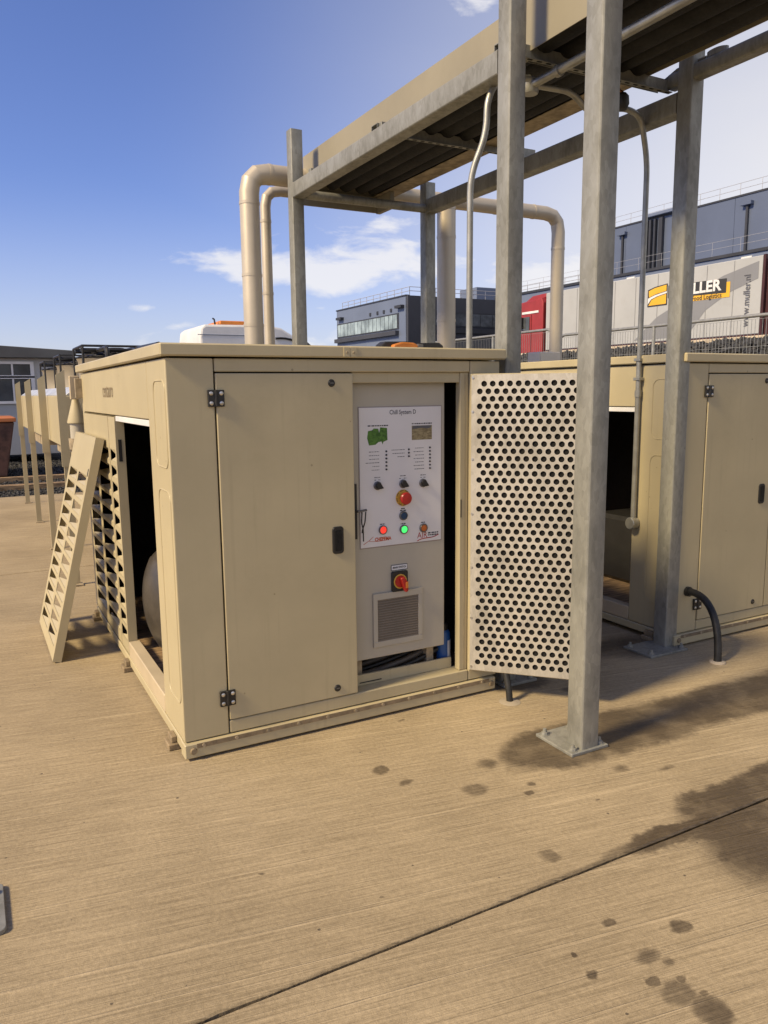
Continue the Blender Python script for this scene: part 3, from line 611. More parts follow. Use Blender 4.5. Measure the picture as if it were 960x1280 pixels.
# printed pictures
blob = [(-.055, -.01), (-.05, .022), (-.028, .026), (-.02, .034), (.004, .032), (.008, .012), (.014, .038), (.05, .034), (.052, -.022), (.03, -.03), (.026, -.042), (.02, -.028), (.004, -.03), (-.012, -.042), (-.046, -.044)]
MB().prism(blob, lambda a, c, d: CP(SPX(.215) + a, d, SPZ(.198) + c), .0041, .0047).build('printed_picture', 'print_green', sp, smooth=False)
MB().prism([(-.056, -.034), (.056, -.034), (.056, .034), (-.056, .034)], lambda a, c, d: CP(SPX(.755) + a, d, SPZ(.188) + c), .0041, .0047).build('printed_picture', 'print_photo', sp, smooth=False)
MB().prism([(-.053, .018), (.0, .022), (.03, .018), (.05, .022), (.05, .033), (-.053, .032)], lambda a, c, d: CP(SPX(.755) + a, d, SPZ(.188) + c), .0047, .0051).build('printed_picture', 'ink_grey', sp, smooth=False)
def selector(u, v):
    f = lambda a, c, h: CP(SPX(u) + a * 1.25, h, SPZ(v) + c * 1.25)
    s = MB().lathe([(.0165, .004), (.0165, .010), (.0140, .013), (.0001, .013)], f, 20).build('selector_knob', 'bezel_grey', sp)
    MB().prism([(-.013, .004), (-.009, .012), (.004, .013), (.012, .002), (.02, -.010), (.008, -.012), (-.006, -.012)], lambda a, c, d: f(a, c, d), .012, .026).build('knob_lever', 'black_plastic', s, .002)
selector(.205, .555); selector(.515, .555); selector(.765, .56)
bars('print_line', [(.17, .24, .496, .004), (.17, .19, .514, .003), (.215, .24, .514, .003), (.48, .55, .496, .004), (.47, .49, .514, .003), (.525, .56, .514, .003), (.735, .80, .500, .004), (.735, .75, .518, .003), (.775, .80, .518, .003)], 'ink')
f = lambda a, c, h: CP(SPX(.515) + a, h, SPZ(.658) + c)
es = MB().lathe([(.040, .004), (.040, .007), (.030, .008), (.018, .008), (.018, .024)], f, 28).build('emergency_stop', 'estop_yellow', sp)
MB().lathe([(.015, .022), (.029, .028), (.030, .038), (.026, .044), (.0001, .046)], f, 28).build('mushroom_head', 'estop_red', es)
b = MB()
for a0 in range(0, 360, 45):
    for k in range(3):
        an = R_(a0 + k * 11); b.add([f(.0335 * math.cos(an) , .0335 * math.sin(an), .0083), f(.0335 * math.cos(an + .13), .0335 * math.sin(an + .13), .0083), f(.0375 * math.cos(an + .13), .0375 * math.sin(an + .13), .0083), f(.0375 * math.cos(an), .0375 * math.sin(an), .0083)], [(0, 1, 2, 3)])
b.build('ring_print', 'ink', es, smooth=False)
def button(name, u, v, lens, r=.0185):
    f = lambda a, c, h: CP(SPX(u) + a, h, SPZ(v) + c)
    o = MB().lathe([(r, .004), (r, .012), (r * .92, .0145), (r * .78, .0145), (r * .76, .010)], f, 24).build(name, 'bezel_grey', sp)
    MB().lathe([(r * .77, .011), (r * .7, .0135), (.0001, .0145)], f, 24).build('lens', lens, o)
button('push_button', .515, .790, 'blue_button', .022); button('indicator_button', .262, .880, 'red_lens', .022); button('indicator_button', .520, .892, 'green_lens', .0225); button('indicator_button', .768, .897, 'orange_lens', .022)
bars('print_line', [(.49, .535, .738, .006), (.478, .55, .752, .006), (.23, .29, .838, .006), (.485, .545, .850, .006), (.74, .79, .855, .006)], 'ink')
text_mesh('logo', 'CHEFEMA', .024, 'logo_orange', sp, sfn(.265, .948), squeeze=.85, bold=.001)
MB().tube([CP(SPX(.03), .0044, SPZ(.975)), CP(SPX(.10), .0044, SPZ(.950)), CP(SPX(.15), .0044, SPZ(.925))], .0012, 4).tube([CP(SPX(.10), .0044, SPZ(.955)), CP(SPX(.2), .0044, SPZ(.962)), CP(SPX(.32), .0044, SPZ(.958))], .001, 4).build('logo', 'logo_orange', sp)
text_mesh('logo', 'AIR', .042, 'logo_red', sp, sfn(.755, .953), squeeze=.9)
MB().tube(bez(CP(SPX(.69), .0044, SPZ(.992)), CP(SPX(.78), .0044, SPZ(.962)), CP(SPX(.86), .0044, SPZ(.992)), CP(SPX(.965), .0044, SPZ(.958)), 12), .0022, 5).build('logo', 'logo_red', sp)
bars('print_line', [(.83, .965, .940, .007), (.83, .96, .956, .007)], 'ink')
# main switch
f = lambda a, c, d: CP(1.085 + a, d, .708 + c)
MB().prism(rrect(.092, .028, .003), f, .0005, .003).build('name_plate', 'ink_grey', cab)
npl = MB().prism(rrect(.086, .022, .002), f, .003, .0036).build('name_plate', 'white_paint', cab)
text_mesh('lettering', 'MAIN SWITCH', .0135, 'ink', npl, lambda x, y, d: f(x, y, .0038 + d), squeeze=.85, bold=.0004)
g_ = lambda a, c, d: CP(1.083 + a, d, .640 + c)
ms_ = MB().prism(rrect(.088, .100, .008), g_, .0005, .014).build('main_switch', 'black_plastic', cab, .002)
MB().lathe([(.036, .014), (.036, .016), (.033, .017), (.030, .0165), (.0001, .0165)], g_, 28).build('dial_ring', 'estop_yellow', ms_)
MB().lathe([(.030, .016), (.028, .024), (.0001, .025)], g_, 24).build('dial', 'estop_red', ms_)
MB().prism([(-.012, .022), (.008, .026), (.028, -.002), (.030, -.045), (.016, -.052), (.004, -.030)], g_, .024, .046).build('switch_lever', 'estop_red', ms_, .004)
MB().prism([(.012, .0), (.026, .002), (.027, -.028), (.013, -.030)], g_, .046, .048).build('lever_inlay', 'switch_orange', ms_, .001)
# filter grille
GX0, GX1, GZ0, GZ1 = .937, 1.212, .325, .592
gr = MB().box(GX0 - 1.08, GX1 - 1.08, -.010, -.0005, GZ1 - .032 - .27, GZ1 - .27).box(GX0 - 1.08, GX1 - 1.08, -.010, -.0005, GZ0 - .27, GZ0 + .028 - .27).box(GX0 - 1.08, GX0 + .024 - 1.08, -.010, -.0005, GZ0 + .028 - .27, GZ1 - .032 - .27).box(GX1 - .024 - 1.08, GX1 - 1.08, -.010, -.0005, GZ0 + .028 - .27, GZ1 - .032 - .27).build('filter_grille', 'cabinet_grey', cab, .0015)
MB().box(GX0 + .02 - 1.08, GX1 - .02 - 1.08, -.001, .0005, GZ0 + .02 - .27, GZ1 - .02 - .27).build('grille_back', 'grille_dark', gr)
ns = 17
for i in range(ns):
    z = GZ0 + .030 + (GZ1 - GZ0 - .066) * i / (ns - 1) - .27
    MB().add([(GX0 + .024 - 1.08, -.0095, z), (GX1 - .024 - 1.08, -.0095, z), (GX1 - .024 - 1.08, -.0025, z + .008), (GX0 + .024 - 1.08, -.0025, z + .008), (GX0 + .024 - 1.08, -.0095, z - .0016), (GX1 - .024 - 1.08, -.0095, z - .0016), (GX1 - .024 - 1.08, -.0025, z + .0064), (GX0 + .024 - 1.08, -.0025, z + .0064)], [(0, 1, 2, 3), (4, 5, 6, 7), (0, 1, 5, 4), (2, 3, 7, 6)])  .build('slat', 'grille_brown', gr, smooth=False)
# legs, cables and can below
for x in (.86, 1.27): MB().box(x - 1.08, x + .04 - 1.08, .05, .25, -.165, 0).build('leg', 'tan_dusty', cab)
for i in range(5):
    y0 = .10 + i * .035; c = MB().tube(bez((.84, y0 + .1, .13), (1.0, y0, .14 + .02 * i), (1.2, y0, .19 + .01 * i), (1.40, y0 + .04, .24 + .015 * i), 10), .011 + .003 * (i % 2), 8)
    c.build('power_cable', 'cable_grey' if i % 2 else 'rubber', label=('first', 'second', 'third', 'fourth', 'hindmost')[i] + ' cable behind the sill lip below the control cabinet', cat='cable', group='cables below the cabinet')
can = empty('spray_can', (1.385, .13, .105), 'blue and white can standing in the gap beside the cabinet', 'can')
MB().lathe([(.0001, 0), (.034, 0), (.036, .005), (.036, .205), (.030, .215), (.024, .222)], lambda a, c, h: (a, c, h), 20).build('body', 'tin_blue', can)
MB().prism([(-.0375 * math.cos(R_(a)) + 0, -.0375 * math.sin(R_(a))) for a in range(95, 181, 12)] + [(.0362 * -math.cos(R_(a)), -.0362 * math.sin(R_(a))) for a in range(179, 94, -12)], lambda a, c, d: (a, c, d), .03, .17).build('label_print', 'white_paint', can)
MB().lathe([(.024, .22), (.024, .25), (.018, .256), (.0001, .256)], lambda a, c, h: (a, c, h), 16).build('cap', 'black_plastic', can)

# ================================================================ PIPE BRIDGE
def post(root, x, y, z1, plate=True, w=.1, bolts=True, px=(-.065, .155), py=(-.065, .155)):
    ring = [(x + w / 2 + a, y + w / 2 + c) for a, c in rrect(w, w, .012, 3)]; inn = [(x + w / 2 + a, y + w / 2 + c) for a, c in rrect(w - .01, w - .01, .008, 3)]
    b = MB(); n = len(ring); v = [(a, c, .014) for a, c in ring] + [(a, c, z1) for a, c in ring] + [(a, c, z1) for a, c in inn] + [(a, c, z1 - .3) for a, c in inn]
    fcs = [tuple(range(3 * n, 4 * n))]
    for lv in range(3): fcs += [(lv * n + i, lv * n + (i + 1) % n, (lv + 1) * n + (i + 1) % n, (lv + 1) * n + i) for i in range(n)]
    p = b.add(v, fcs).build('post', 'galvanised', root, ang=25)
    if plate:
        bpx = MB().box(x + px[0], x + px[1], y + py[0], y + py[1], 0, .014).build('base_plate', 'galvanised', p, .002)
        for bx_ in (x + px[0] + .028, x + px[1] - .028):
            for by in (y + py[0] + .028, y + py[1] - .028):
                MB().lathe([(.0001, .042), (.008, .042), (.009, .028), (.0145, .027), (.0165, .020), (.0165, .0165), (.022, .0160), (.022, .0142)], lambda a, c, h: (bx_ + a, by + c, h), 8).build('anchor_bolt', 'galvanised', p)
    return p
PB = empty('pipe_bridge', (1.74, .08, 0), 'galvanised steel pipe bridge with four posts carrying the tan pipe cover', 'pipe bridge')
sub = PB.location.copy()
class Off: pass
def shift(o): o.location = -sub; return o
p2 = shift(post(PB, 1.69, .03, 3.9, px=(-.02, .2), py=(-.05, .15))); p3 = shift(post(PB, 1.69, 2.80, 3.575)); p4 = shift(post(PB, 2.878, -.005, 3.9, px=(-.20, .105), py=(-.08, .14))); p5 = shift(post(PB, 2.878, 2.74, 3.30))
def sq_beam(root, x, y0, y1, z0, z1, w=.1, name='beam'): return shift(MB().prism([(x + w / 2 + a, (z0 + z1) / 2 + c) for a, c in rrect(w, z1 - z0, .012, 3)], lambda a, c, d: (a, d, c), y0, y1).build(name, 'galvanised', root, ang=25))
sq_beam(PB, 1.69, .131, 2.799, 3.06, 3.175); sq_beam(PB, 2.878, .096, 2.739, 3.045, 3.16)
def strut(root, x0, x1, y, z, h=.042, w=.082):
    b = MB().box(x0, x1, y, y + .004, z - .030, z + h).box(x0, x1, y + .004, y + w, z + h - .004, z + h).box(x0, x1, y + w - .004, y + w, z, z + h - .004)
    b.box(x0, x1, y - .026, y, z - .030, z - .026); b.v and None
    o = shift(b.build('cross_strut', 'galvanised', root, smooth=False))
    n = int((x1 - x0) / .06)
    for i in range(n):
        x = x0 + .03 + i * .06; sl_ = MB().prism(rrect(.032, .013, .006, 3), lambda a, c, d: (x + a, y - .013 + c, d), z - .0312, z - .0302).build('slot', 'black_foam', o, smooth=False)
strut(PB, 1.76, 3.04, 1.50, 3.205); strut(PB, 1.76, 2.90, .17, 3.205); strut(PB, 1.76, 2.95, -1.3, 3.205)
shift(MB().cyl((1.79, 2.76, 3.085), (2.88, 2.76, 3.085), .035, seg=14).build('tie_tube', 'galvanised', PB))
for y in (2.62, 1.47, .19): shift(MB().box(1.775, 1.93, y, y + .05, 3.18, 3.25).build('bracket', 'galvanised', PB, .003))
# separate tall post
SP = empty('support_post', (1.56, -.73, 0), 'tall galvanised square post bolted to the slab in front of the perforated door', 'post')
sub = SP.location.copy(); shift(post(SP, 1.508, -.78, 3.9, px=(-.062, .145), py=(-.01, .23)))
hr = sq_beam(SP, 1.508, -3.2, -.785, 3.42, 3.54); 

# trunking tube running over the right side of the bridge
tt = MB().prism([(2.925 + a, 3.235 + c) for a, c in rrect(.075, .08, .016, 3)], lambda a, c, d: (a, d, c), -3.0, .172).build('trunking', 'galvanised', ang=25, label='galvanised square tube with clamp above the post by the conduit bend', cat='tube')
MB().lathe([(.045, .0), (.045, .03), (.03, .036), (.0001, .036)], lambda a, c, h: (2.93 + a * .8, -.12 + c * 1.4, 3.275 + h), 14).build('clamp', 'galvanised', tt)
MB().tube([(2.90, .22, 3.25), (2.905, .12, 3.285), (2.93, -.05, 3.295)], .008, 6).build('stay', 'galvanised', tt)

# tan cover over lagged pipes
TC = empty('pipe_cover', (2.4, 1.5, 3.22), 'long tan sheet metal cover over the lagged pipes on the bridge', 'pipe cover'); sub = TC.location.copy()
def cover(x0, x1, y0, y1, z0, z1):
    b = MB().box(x0, x0 + .004, y0, y1, z0, z1).box(x1 - .004, x1, y0, y1, z0 + .02, z1).box(x0, x1, y0, y1, z1, z1 + .004)
    return shift(b.build('cover_section', 'tray_tan', TC, smooth=False))
cover(1.925, 2.745, 1.995, 3.12, 3.222, 3.47); cover(1.922, 2.742, -4.2, 1.99, 3.222, 3.468)
shift(MB().box(1.9245, 2.746, 3.12, 3.126, 3.222, 3.47).build('end_panel', 'tray_tan', TC))
rp = MB().box(2.60, 2.64, 2.86, 3.12, 3.085, 3.22).box(1.80, 2.60, 3.10, 3.12, 3.09, 3.222); shift(rp.build('drop_panel', 'tray_tan', TC, .002))
shift(MB().box(2.57, 2.738, .2, 3.1, 3.2225, 3.2265).build('edge_return', 'tan_dusty', TC))
for i, (x, r) in enumerate(((2.01, .08), (2.16, .055), (2.29, .07), (2.435, .06), (2.54, .038), (2.65, .06))):
    y0 = -4.2 if x < 2.7 else .2
    pts = []; yy = y0; rnd = random.Random(i)
    while yy < 3.05: pts.append((x, yy, 3.222 + r + .004)); yy += .35
    pts.append((x, 3.08, 3.226 + r))
    MB().tube(pts, r, 16).build('lagged_pipe', 'lagging', label=('outermost', 'second', 'third', 'fourth', 'fifth', 'last')[i] + ' black lagged pipe counted from the fascia over the tall post', cat='pipe', group='lagged pipes on the bridge')
b = MB().box(1.93, 2.735, -4.0, 3.0, 3.275, 3.28); b.build('tray_floor', 'lagging', TC).location = -sub

# clad pipes dropping behind the enclosures
def clad_pipe(pts, r, bend, label, bands):
    path = rounded(pts, bend, 3); o = MB().tube(path, r, 40).build('clad_pipe', 'clad', ang=14, label=label, cat='pipe', group='clad pipes behind the enclosures')
    for p, d in bands:
        p, d = Vector(p), Vector(d); MB().cyl(p - d * .012, p + d * .012, r + .003, seg=20).build('band', 'clad', o)
    return o
X1 = (1, 0, 0); Z1_ = (0, 0, 1)
clad_pipe([(1.447, 3.12, 0), (1.447, 3.12, 3.30), (2.05, 3.12, 3.30)], .080, .16, 'wide tan clad pipe bending down from the bridge end', [((1.447, 3.12, 3.06), Z1_), ((1.447, 3.12, 2.5), Z1_), ((1.62, 3.12, 3.30), X1), ((1.447, 3.12, 2.1), Z1_)])
clad_pipe([(1.69, 3.42, 0), (1.69, 3.42, 3.26), (2.2, 3.42, 3.26)], .045, .14, 'slimmer clad pipe behind the wide one at the bridge end', [((1.69, 3.42, 3.0), Z1_), ((1.69, 3.42, 2.4), Z1_)])
clad_pipe([(3.33, 3.12, 0), (3.33, 3.12, 3.22)], .086, .1, 'upright tan clad pipe standing between the bridge posts', [((3.33, 3.12, 2.95), Z1_), ((3.33, 3.12, 2.2), Z1_), ((3.33, 3.12, 3.2), Z1_)])
clad_pipe([(2.7, 3.14, 3.275), (4.675, 3.14, 3.275), (4.675, 3.14, 0)], .066, .17, 'long clad pipe crossing level and dropping behind the second enclosure', [((4.35, 3.14, 3.275), X1), ((4.675, 3.14, 2.95), Z1_), ((3.9, 3.14, 3.275), X1)])
jb = MB().box(4.24, 4.50, 2.86, 3.05, 0, 1.915).build('junction_cabinet', 'cream', None, .008, label='narrow cream cabinet standing behind the second enclosure', cat='cabinet')
MB().box(4.25, 4.49, 2.856, 2.8595, .3, 1.88).build('door', 'cream', jb, .001)

# conduits
c1 = MB().tube(rounded([(1.672, .33, .5), (1.672, .325, 2.64), (1.73, .27, 2.83), (1.735, .27, 3.0), (1.80, .27, 3.10), (2.0, .27, 3.14)], .09), .0165, 12).build('conduit', 'conduit', label='thin galvanised conduit rising between the enclosures beside the bridge post', cat='conduit', group='galvanised conduits')
MB().box(1.632, 1.68, .31, .35, 1.2, 1.23).build('clip', 'conduit', c1)
c2 = MB().tube(rounded([(2.922, .33, .74), (2.922, .33, 2.86), (2.84, .31, 3.09), (2.70, .30, 3.115), (2.44, .30, 3.04), (2.32, .30, 3.135), (2.07, .31, 3.13)], .09), .0165, 12).build('conduit', 'conduit', label='thin galvanised conduit running down to a round box on the second enclosure', cat='conduit', group='galvanised conduits')
MB().lathe([(.0001, -.05), (.034, -.05), (.038, -.045), (.038, 0), (.0001, 0)], lambda a, c, h: (2.940 + h, .33 + a, .718 + c), 20).build('round_box', 'conduit', c2)
for z in (1.715, 1.60): MB().box(2.90, 2.944, .305, .355, z, z + .018).build('clip', 'conduit', c2, .002)
MB().cyl((2.922, .33, 1.50), (2.922, .33, 1.54), .021, seg=14).build('coupler', 'conduit', c2)
c3 = MB().tube([(2.06, .33, 3.135), (2.05, -1.0, 3.135), (2.05, -4, 3.135)], .022, 12).build('conduit', 'conduit', label='galvanised conduit slung along under the pipe cover from a junction box', cat='conduit', group='galvanised conduits')
MB().lathe([(.0001, -.04), (.04, -.04), (.045, -.03), (.045, .03), (.03, .038), (.0001, .038)], lambda a, c, h: (2.06 + a, .34 + c, 3.135 + h), 16).build('junction_box', 'conduit', c3)
MB().cyl((2.06, .1, 3.135), (2.06, .13, 3.135), .03, seg=12).build('coupler', 'conduit', c3)
wl = MB().lathe([(.0001, -.06), (.035, -.055), (.055, -.02), (.05, .03), (.03, .05), (.0001, .055)], lambda a, c, h: (2.50 + a * .7, .12 + c * .7, 3.06 + h * .8), 14).build('bulkhead_lamp', 'black_plastic', label='small black fitting hanging by the conduit under the bridge', cat='fitting')
MB().tube([(2.50, .12, 3.10), (2.40, .2, 3.2)], .012, 8).build('stem', 'copper', wl)

# hoses at the fronts
h1 = MB().tube(bez((3.05, .0, .335), (3.05, -.14, .36), (2.985, -.30, .28), (2.957, -.312, -.01), 14), .0215, 14).build('hose', 'rubber', label='thick black hose curving from the second enclosure into the slab', cat='hose', group='black hoses into the slab')
MB().lathe([(.022, 0), (.045, .0), (.045, .006), (.024, .012)], lambda a, c, h: (2.957 + a, -.312 + c, h), 16).build('collar', 'kerb_conc', h1)
MB().cyl((3.05, .002, .335), (3.05, -.02, .337), .03, seg=16).build('gland', 'black_plastic', h1)
h2 = MB().tube(bez((1.585, -.178, -.01), (1.587, -.170, .12), (1.60, -.07, .28), (1.575, .0, .33), 12), .0165, 14).build('hose', 'rubber', label='black hose rising from the slab below the perforated door', cat='hose', group='black hoses into the slab')
MB().lathe([(.017, .001), (.055, .001), (.04, .006), (.018, .008)], lambda a, c, h: (1.585 + a, -.178 + c, h), 16).build('collar', 'kerb_conc', h2)

# tool on the lid
tl = empty('hand_tool', (1.22, .13, 1.751), 'black and orange hand tool lying on the enclosure lid', 'tool')
MB().prism([(-.17, .002), (.17, .002), (.175, .018), (.15, .034), (.02, .03), (-.03, .036), (-.15, .034), (-.175, .016)], lambda a, c, d: (a, d, c), .01, .08).build('body', 'black_plastic', tl, .008, 2)
MB().prism([(-.13, .001), (.0, .001), (.005, .018), (-.02, .028), (-.08, .030), (-.125, .018)], lambda a, c, d: (a, d, c), -.03, .009).build('grip', 'orange', tl, .006, 2)
MB().prism([(.006, .001), (.04, .001), (.04, .022), (.008, .024)], lambda a, c, d: (a, d, c), -.02, .0095).build('nose', 'bezel_grey', tl, .004)
# plate at the slab's left
bpz = MB().prism([(-.86 + a, -.69 + c) for a, c in rrect(.27, .25, .02, 4)], lambda a, c, d: (a, c, d), .0, .016).build('base_plate', 'galvanised', label='galvanised steel base plate lying on the slab in front of the enclosure corner', cat='plate', bevel=.002)
MB().lathe([(.0001, .04), (.010, .04), (.016, .03), (.016, .016)], lambda a, c, h: (-.765 + a, -.62 + c, h), 8).build('anchor_bolt', 'galvanised', bpz)

# air intake filter at the far corner of enclosure A
ai = empty('intake_filter', (-.005, 2.62, 1.0), 'tan hooded intake filter on a bracket at the enclosure rear corner', 'filter')
fz = lambda a, c, h: (-.02 + a * .75, .06 + c * .75, h * .85 + .08)
MB().lathe([(.0001, .52), (.03, .52), (.035, .50), (.085, .34), (.085, .325), (.0001, .325)], fz, 20).build('hood', 'tan_paint', ai)
MB().lathe([(.065, .325), (.065, .20)], fz, 20).build('cartridge', 'cabinet_grey', ai)
MB().lathe([(.0001, .08), (.05, .085), (.08, .11), (.085, .20), (.0001, .20)], fz, 20).build('bowl', 'tan_dusty', ai)
MB().box(-.06, .005, -.02, .02, .52, .68).build('bracket', 'tan_trim', ai, .004)
MB().box(-.04, .01, -.14, -.11, .53, .66).build('bracket_flange', 'tan_dusty', ai, .003)

# ================================================================ DRY COOLER
dc = empty('dry_cooler', (.5, 6.5, 0), 'long tan dry cooler on tall legs with fan drums on top', 'cooler'); sub = dc.location.copy()
def D(o): o.location = -sub; return o
D(MB().box(.02, 1.12, 3.75, 9.4, 1.10, 1.545).build('casing', 'tan_paint', dc, .006))
D(MB().box(.07, 1.07, 3.80, 5.2, 1.0, 1.098).box(.07, 1.07, 6.9, 8.4, .96, 1.098).build('header_box', 'tan_dusty', dc, .006))
D(MB().prism([(.02, 1.546), (.12, 1.62), (1.02, 1.62), (1.12, 1.546)], lambda a, c, d: (a, d, c), 3.77, 9.38).build('top_sheet', 'sheet_alu', dc, .004))
for y in (3.53, 5.28, 7.17, 9.14):
    lg = D(MB().box(-.045, -.040, y - .004, y + .03, 0, 1.1).box(-.040, .012, y - .004, y, 0, 1.1).build('leg', 'tan_paint', dc))
    D2 = MB().prism([(-.060, .98), (-.056, .98), (-.056, 1.71), (-.060, 1.71)], lambda a, c, d: (a, d, c), y - .010, y + .008).prism([(-.056, .98), (.006, .98), (.006, 1.75), (-.056, 1.71)], lambda a, c, d: (a, d, c), y - .010, y - .006).build('bracket', 'tan_paint', lg)
    MB().box(-.06, .03, y - .06, y + .03, 0, .012).build('foot_plate', 'tan_dusty', lg)
    lg2 = D(MB().box(1.12, 1.16, y - .004, y + .04, 0, 1.1).build('leg', 'tan_paint', dc))
for y in (4.75, 6.65, 8.55):
    dr = D(MB().lathe([(.36, 1.62), (.35, 1.66), (.335, 1.72), (.335, 1.86), (.35, 1.885), (.34, 1.885), (.325, 1.86), (.325, 1.63)], lambda a, c, h: (.60 + a, y + c, h), 32).build('fan_drum', 'fan_tan', dc))
    gd = MB()
    for r in (.10, .18, .26, .335): gd.tube([(.6 + r * math.cos(k * math.pi / 12), y + r * math.sin(k * math.pi / 12), 1.90 + .06 * (1 - r / .335)) for k in range(25)], .006, 5, caps=False)
    for k in range(12): a = k * math.pi / 6; gd.tube([(.6 + .06 * math.cos(a), y + .06 * math.sin(a), 1.96), (.6 + .34 * math.cos(a), y + .34 * math.sin(a), 1.89)], .005, 5)
    gd.build('fan_guard', 'black_plastic', dr)
    MB().cyl((.6, y, 1.86), (.6, y, 1.99), .09, seg=16).build('fan_motor', 'black_plastic', dr)
    fr = MB()
    for a in (.27, .93):
        for c in (-.33, .33): fr.tube([(a, y + c, 1.62), (a, y + c, 1.99)], .012, 6)
    fr.tube([(.27, y - .33, 1.99), (.93, y - .33, 1.99), (.93, y + .33, 1.99), (.27, y + .33, 1.99), (.27, y - .33, 1.99)], .012, 6).tube([(.27, y - .2, 1.96), (.93, y - .2, 1.96)], .02, 6).tube([(.27, y + .2, 1.96), (.93, y + .2, 1.96)], .02, 6)
    fr.build('motor_frame', 'black_plastic', dr)
pp = MB()
pp.tube(rounded([(.75, 3.5, 1.95), (.75, 5.6, 1.98), (.75, 5.6, 1.7)], .1), .03, 8).tube(rounded([(.95, 4.0, 1.98), (.95, 6.5, 2.0), (.6, 6.5, 1.98)], .1), .025, 8).tube(rounded([(.40, 3.9, 1.70), (.40, 3.9, 1.95), (.46, 5.9, 1.97), (.46, 5.9, 1.7)], .08), .02, 8)
D(pp.build('top_pipework', 'black_plastic', dc))
b = MB()
for y in (10.9, 11.5): b.box(-1.5, 2.4, y, y + .12, -.03, .07)
tb = None
for y, nm in ((11.2, 'a'), (12.6, 'b')):
    MB().box(-2.2, 1.9, y, y + .14, -.04, .06).build('timber_baulk', 'wood', None, .01, label='weathered timber baulk lying on the gravel ' + ('close to the slab edge' if nm == 'a' else 'out towards the brown skip'), cat='timber', group='timber baulks on the gravel')

# ================================================================ BACKGROUND LEFT: site cabin, skip
sc_ = empty('site_cabin', (-2.5, 18.5, 0), 'grey site cabin with white framed windows and dark flat roof', 'cabin'); sub = sc_.location.copy()
D(MB().box(-9, 1.5, 17.2, 20.5, .15, 2.42).build('wall', 'cabin_grey', sc_, .01))
D(MB().prism([(-9.2, 2.42), (1.62, 2.42), (1.75, 2.50), (1.72, 2.60), (.0, 2.70), (-9.2, 2.72)], lambda a, c, d: (a, d, c), 17.0, 20.7).build('roof', 'roof_grey', sc_, .01))
for (x0, x1, z0, z1) in ((-1.6, .72, 2.02, 2.28), (-1.6, .72, 1.42, 1.94), (-4.6, -2.2, 1.4, 2.28)):
    w = D(MB().box(x0, x1, 17.15, 17.2, z1, z1 + .06).box(x0, x1, 17.15, 17.2, z0 - .06, z0).box(x0 - .06, x0, 17.15, 17.2, z0 - .06, z1 + .06).box(x1, x1 + .08, 17.15, 17.2, z0 - .06, z1 + .06).build('window_frame', 'white_paint', sc_))
    MB().box(x0, x1, 17.185, 17.195, z0, z1).build('pane', 'win_dark', w)
    n = 6
    for i in range(1, n): 
        x = x0 + (x1 - x0) * i / n; MB().box(x - .02, x + .02, 17.165, 17.184, z0, z1).build('glazing_bar', 'white_paint', w)
D(MB().box(1.30, 1.36, 17.1, 17.18, .2, 2.42).build('downpipe', 'pipe_dark', sc_))
sk_ = empty('skip', (-1.1, 14.2, 0), 'dark brown waste skip with orange top edge beside the site cabin', 'skip'); sub = sk_.location.copy()
D(MB().prism([(-2.4, .0), (-.10, .0), (.10, 1.05), (-2.6, 1.05)], lambda a, c, d: (a, d, c), 13.4, 15.2).build('body', 'skip_brown', sk_, .02))
D(MB().box(-2.65, .13, 13.35, 15.25, 1.051, 1.13).build('rim', 'skip_orange', sk_, .01))

# ================================================================ BACKGROUND: white van
vn = empty('van', (5.6, 14.9, .51), 'white panel van with orange beacon bar behind the enclosure', 'van'); sub = vn.location.copy()
vprof = [(3.95, .95), (3.95, 2.75), (3.98, 2.98), (4.08, 3.05), (5.5, 3.07), (5.85, 3.02), (6.15, 2.85), (6.9, 2.28), (7.2, 2.0), (8.0, 1.75), (8.1, 1.45), (8.1, .95)]
D(MB().prism(vprof, lambda a, c, d: (a, d, c), 14.0, 15.9).build('body', 'white_paint', vn, .05, 2))
D(MB().prism([(6.0, 2.1), (6.0, 2.62), (6.25, 2.66), (6.85, 2.2), (6.95, 2.05)], lambda a, c, d: (a, d, c), 13.985, 13.9995).build('side_window', 'win_dark', vn))
D(MB().tube(bez((5.7, 13.985, 2.78), (6.1, 13.985, 2.83), (6.5, 13.985, 2.68), (7.1, 13.985, 2.1), 10), .025, 6).build('window_seal', 'black_plastic', vn))
D(MB().prism([(6.35, 2.805), (7.05, 2.25), (7.12, 2.27), (6.42, 2.83)], lambda a, c, d: (a, d, c), 14.15, 15.75).build('windscreen', 'win_dark', vn))
bb = D(MB().box(4.5, 5.08, 14.3, 15.6, 3.08, 3.17).build('beacon_bar', 'orange', vn, .02)); MB().tube([(4.42, 14.4, 3.05), (4.40, 14.4, 3.2), (4.36, 14.4, 3.22)], .02, 6).build('aerial', 'black_plastic', bb)
D(MB().box(3.9, 5.4, 13.99, 13.998, 2.82, 2.835).build('swage_line', 'grey_clad_light', vn))
for x in (4.3, 7.2):
    for y in (14.02, 15.6): 
        w = D(MB().cyl((x, y, .86), (x, y + .22, .86), .34, seg=20).build('wheel', 'tyre', vn)); MB().cyl((x, y - .01, .86), (x, y, .86), .2, seg=16).build('rim', 'bezel_grey', w)

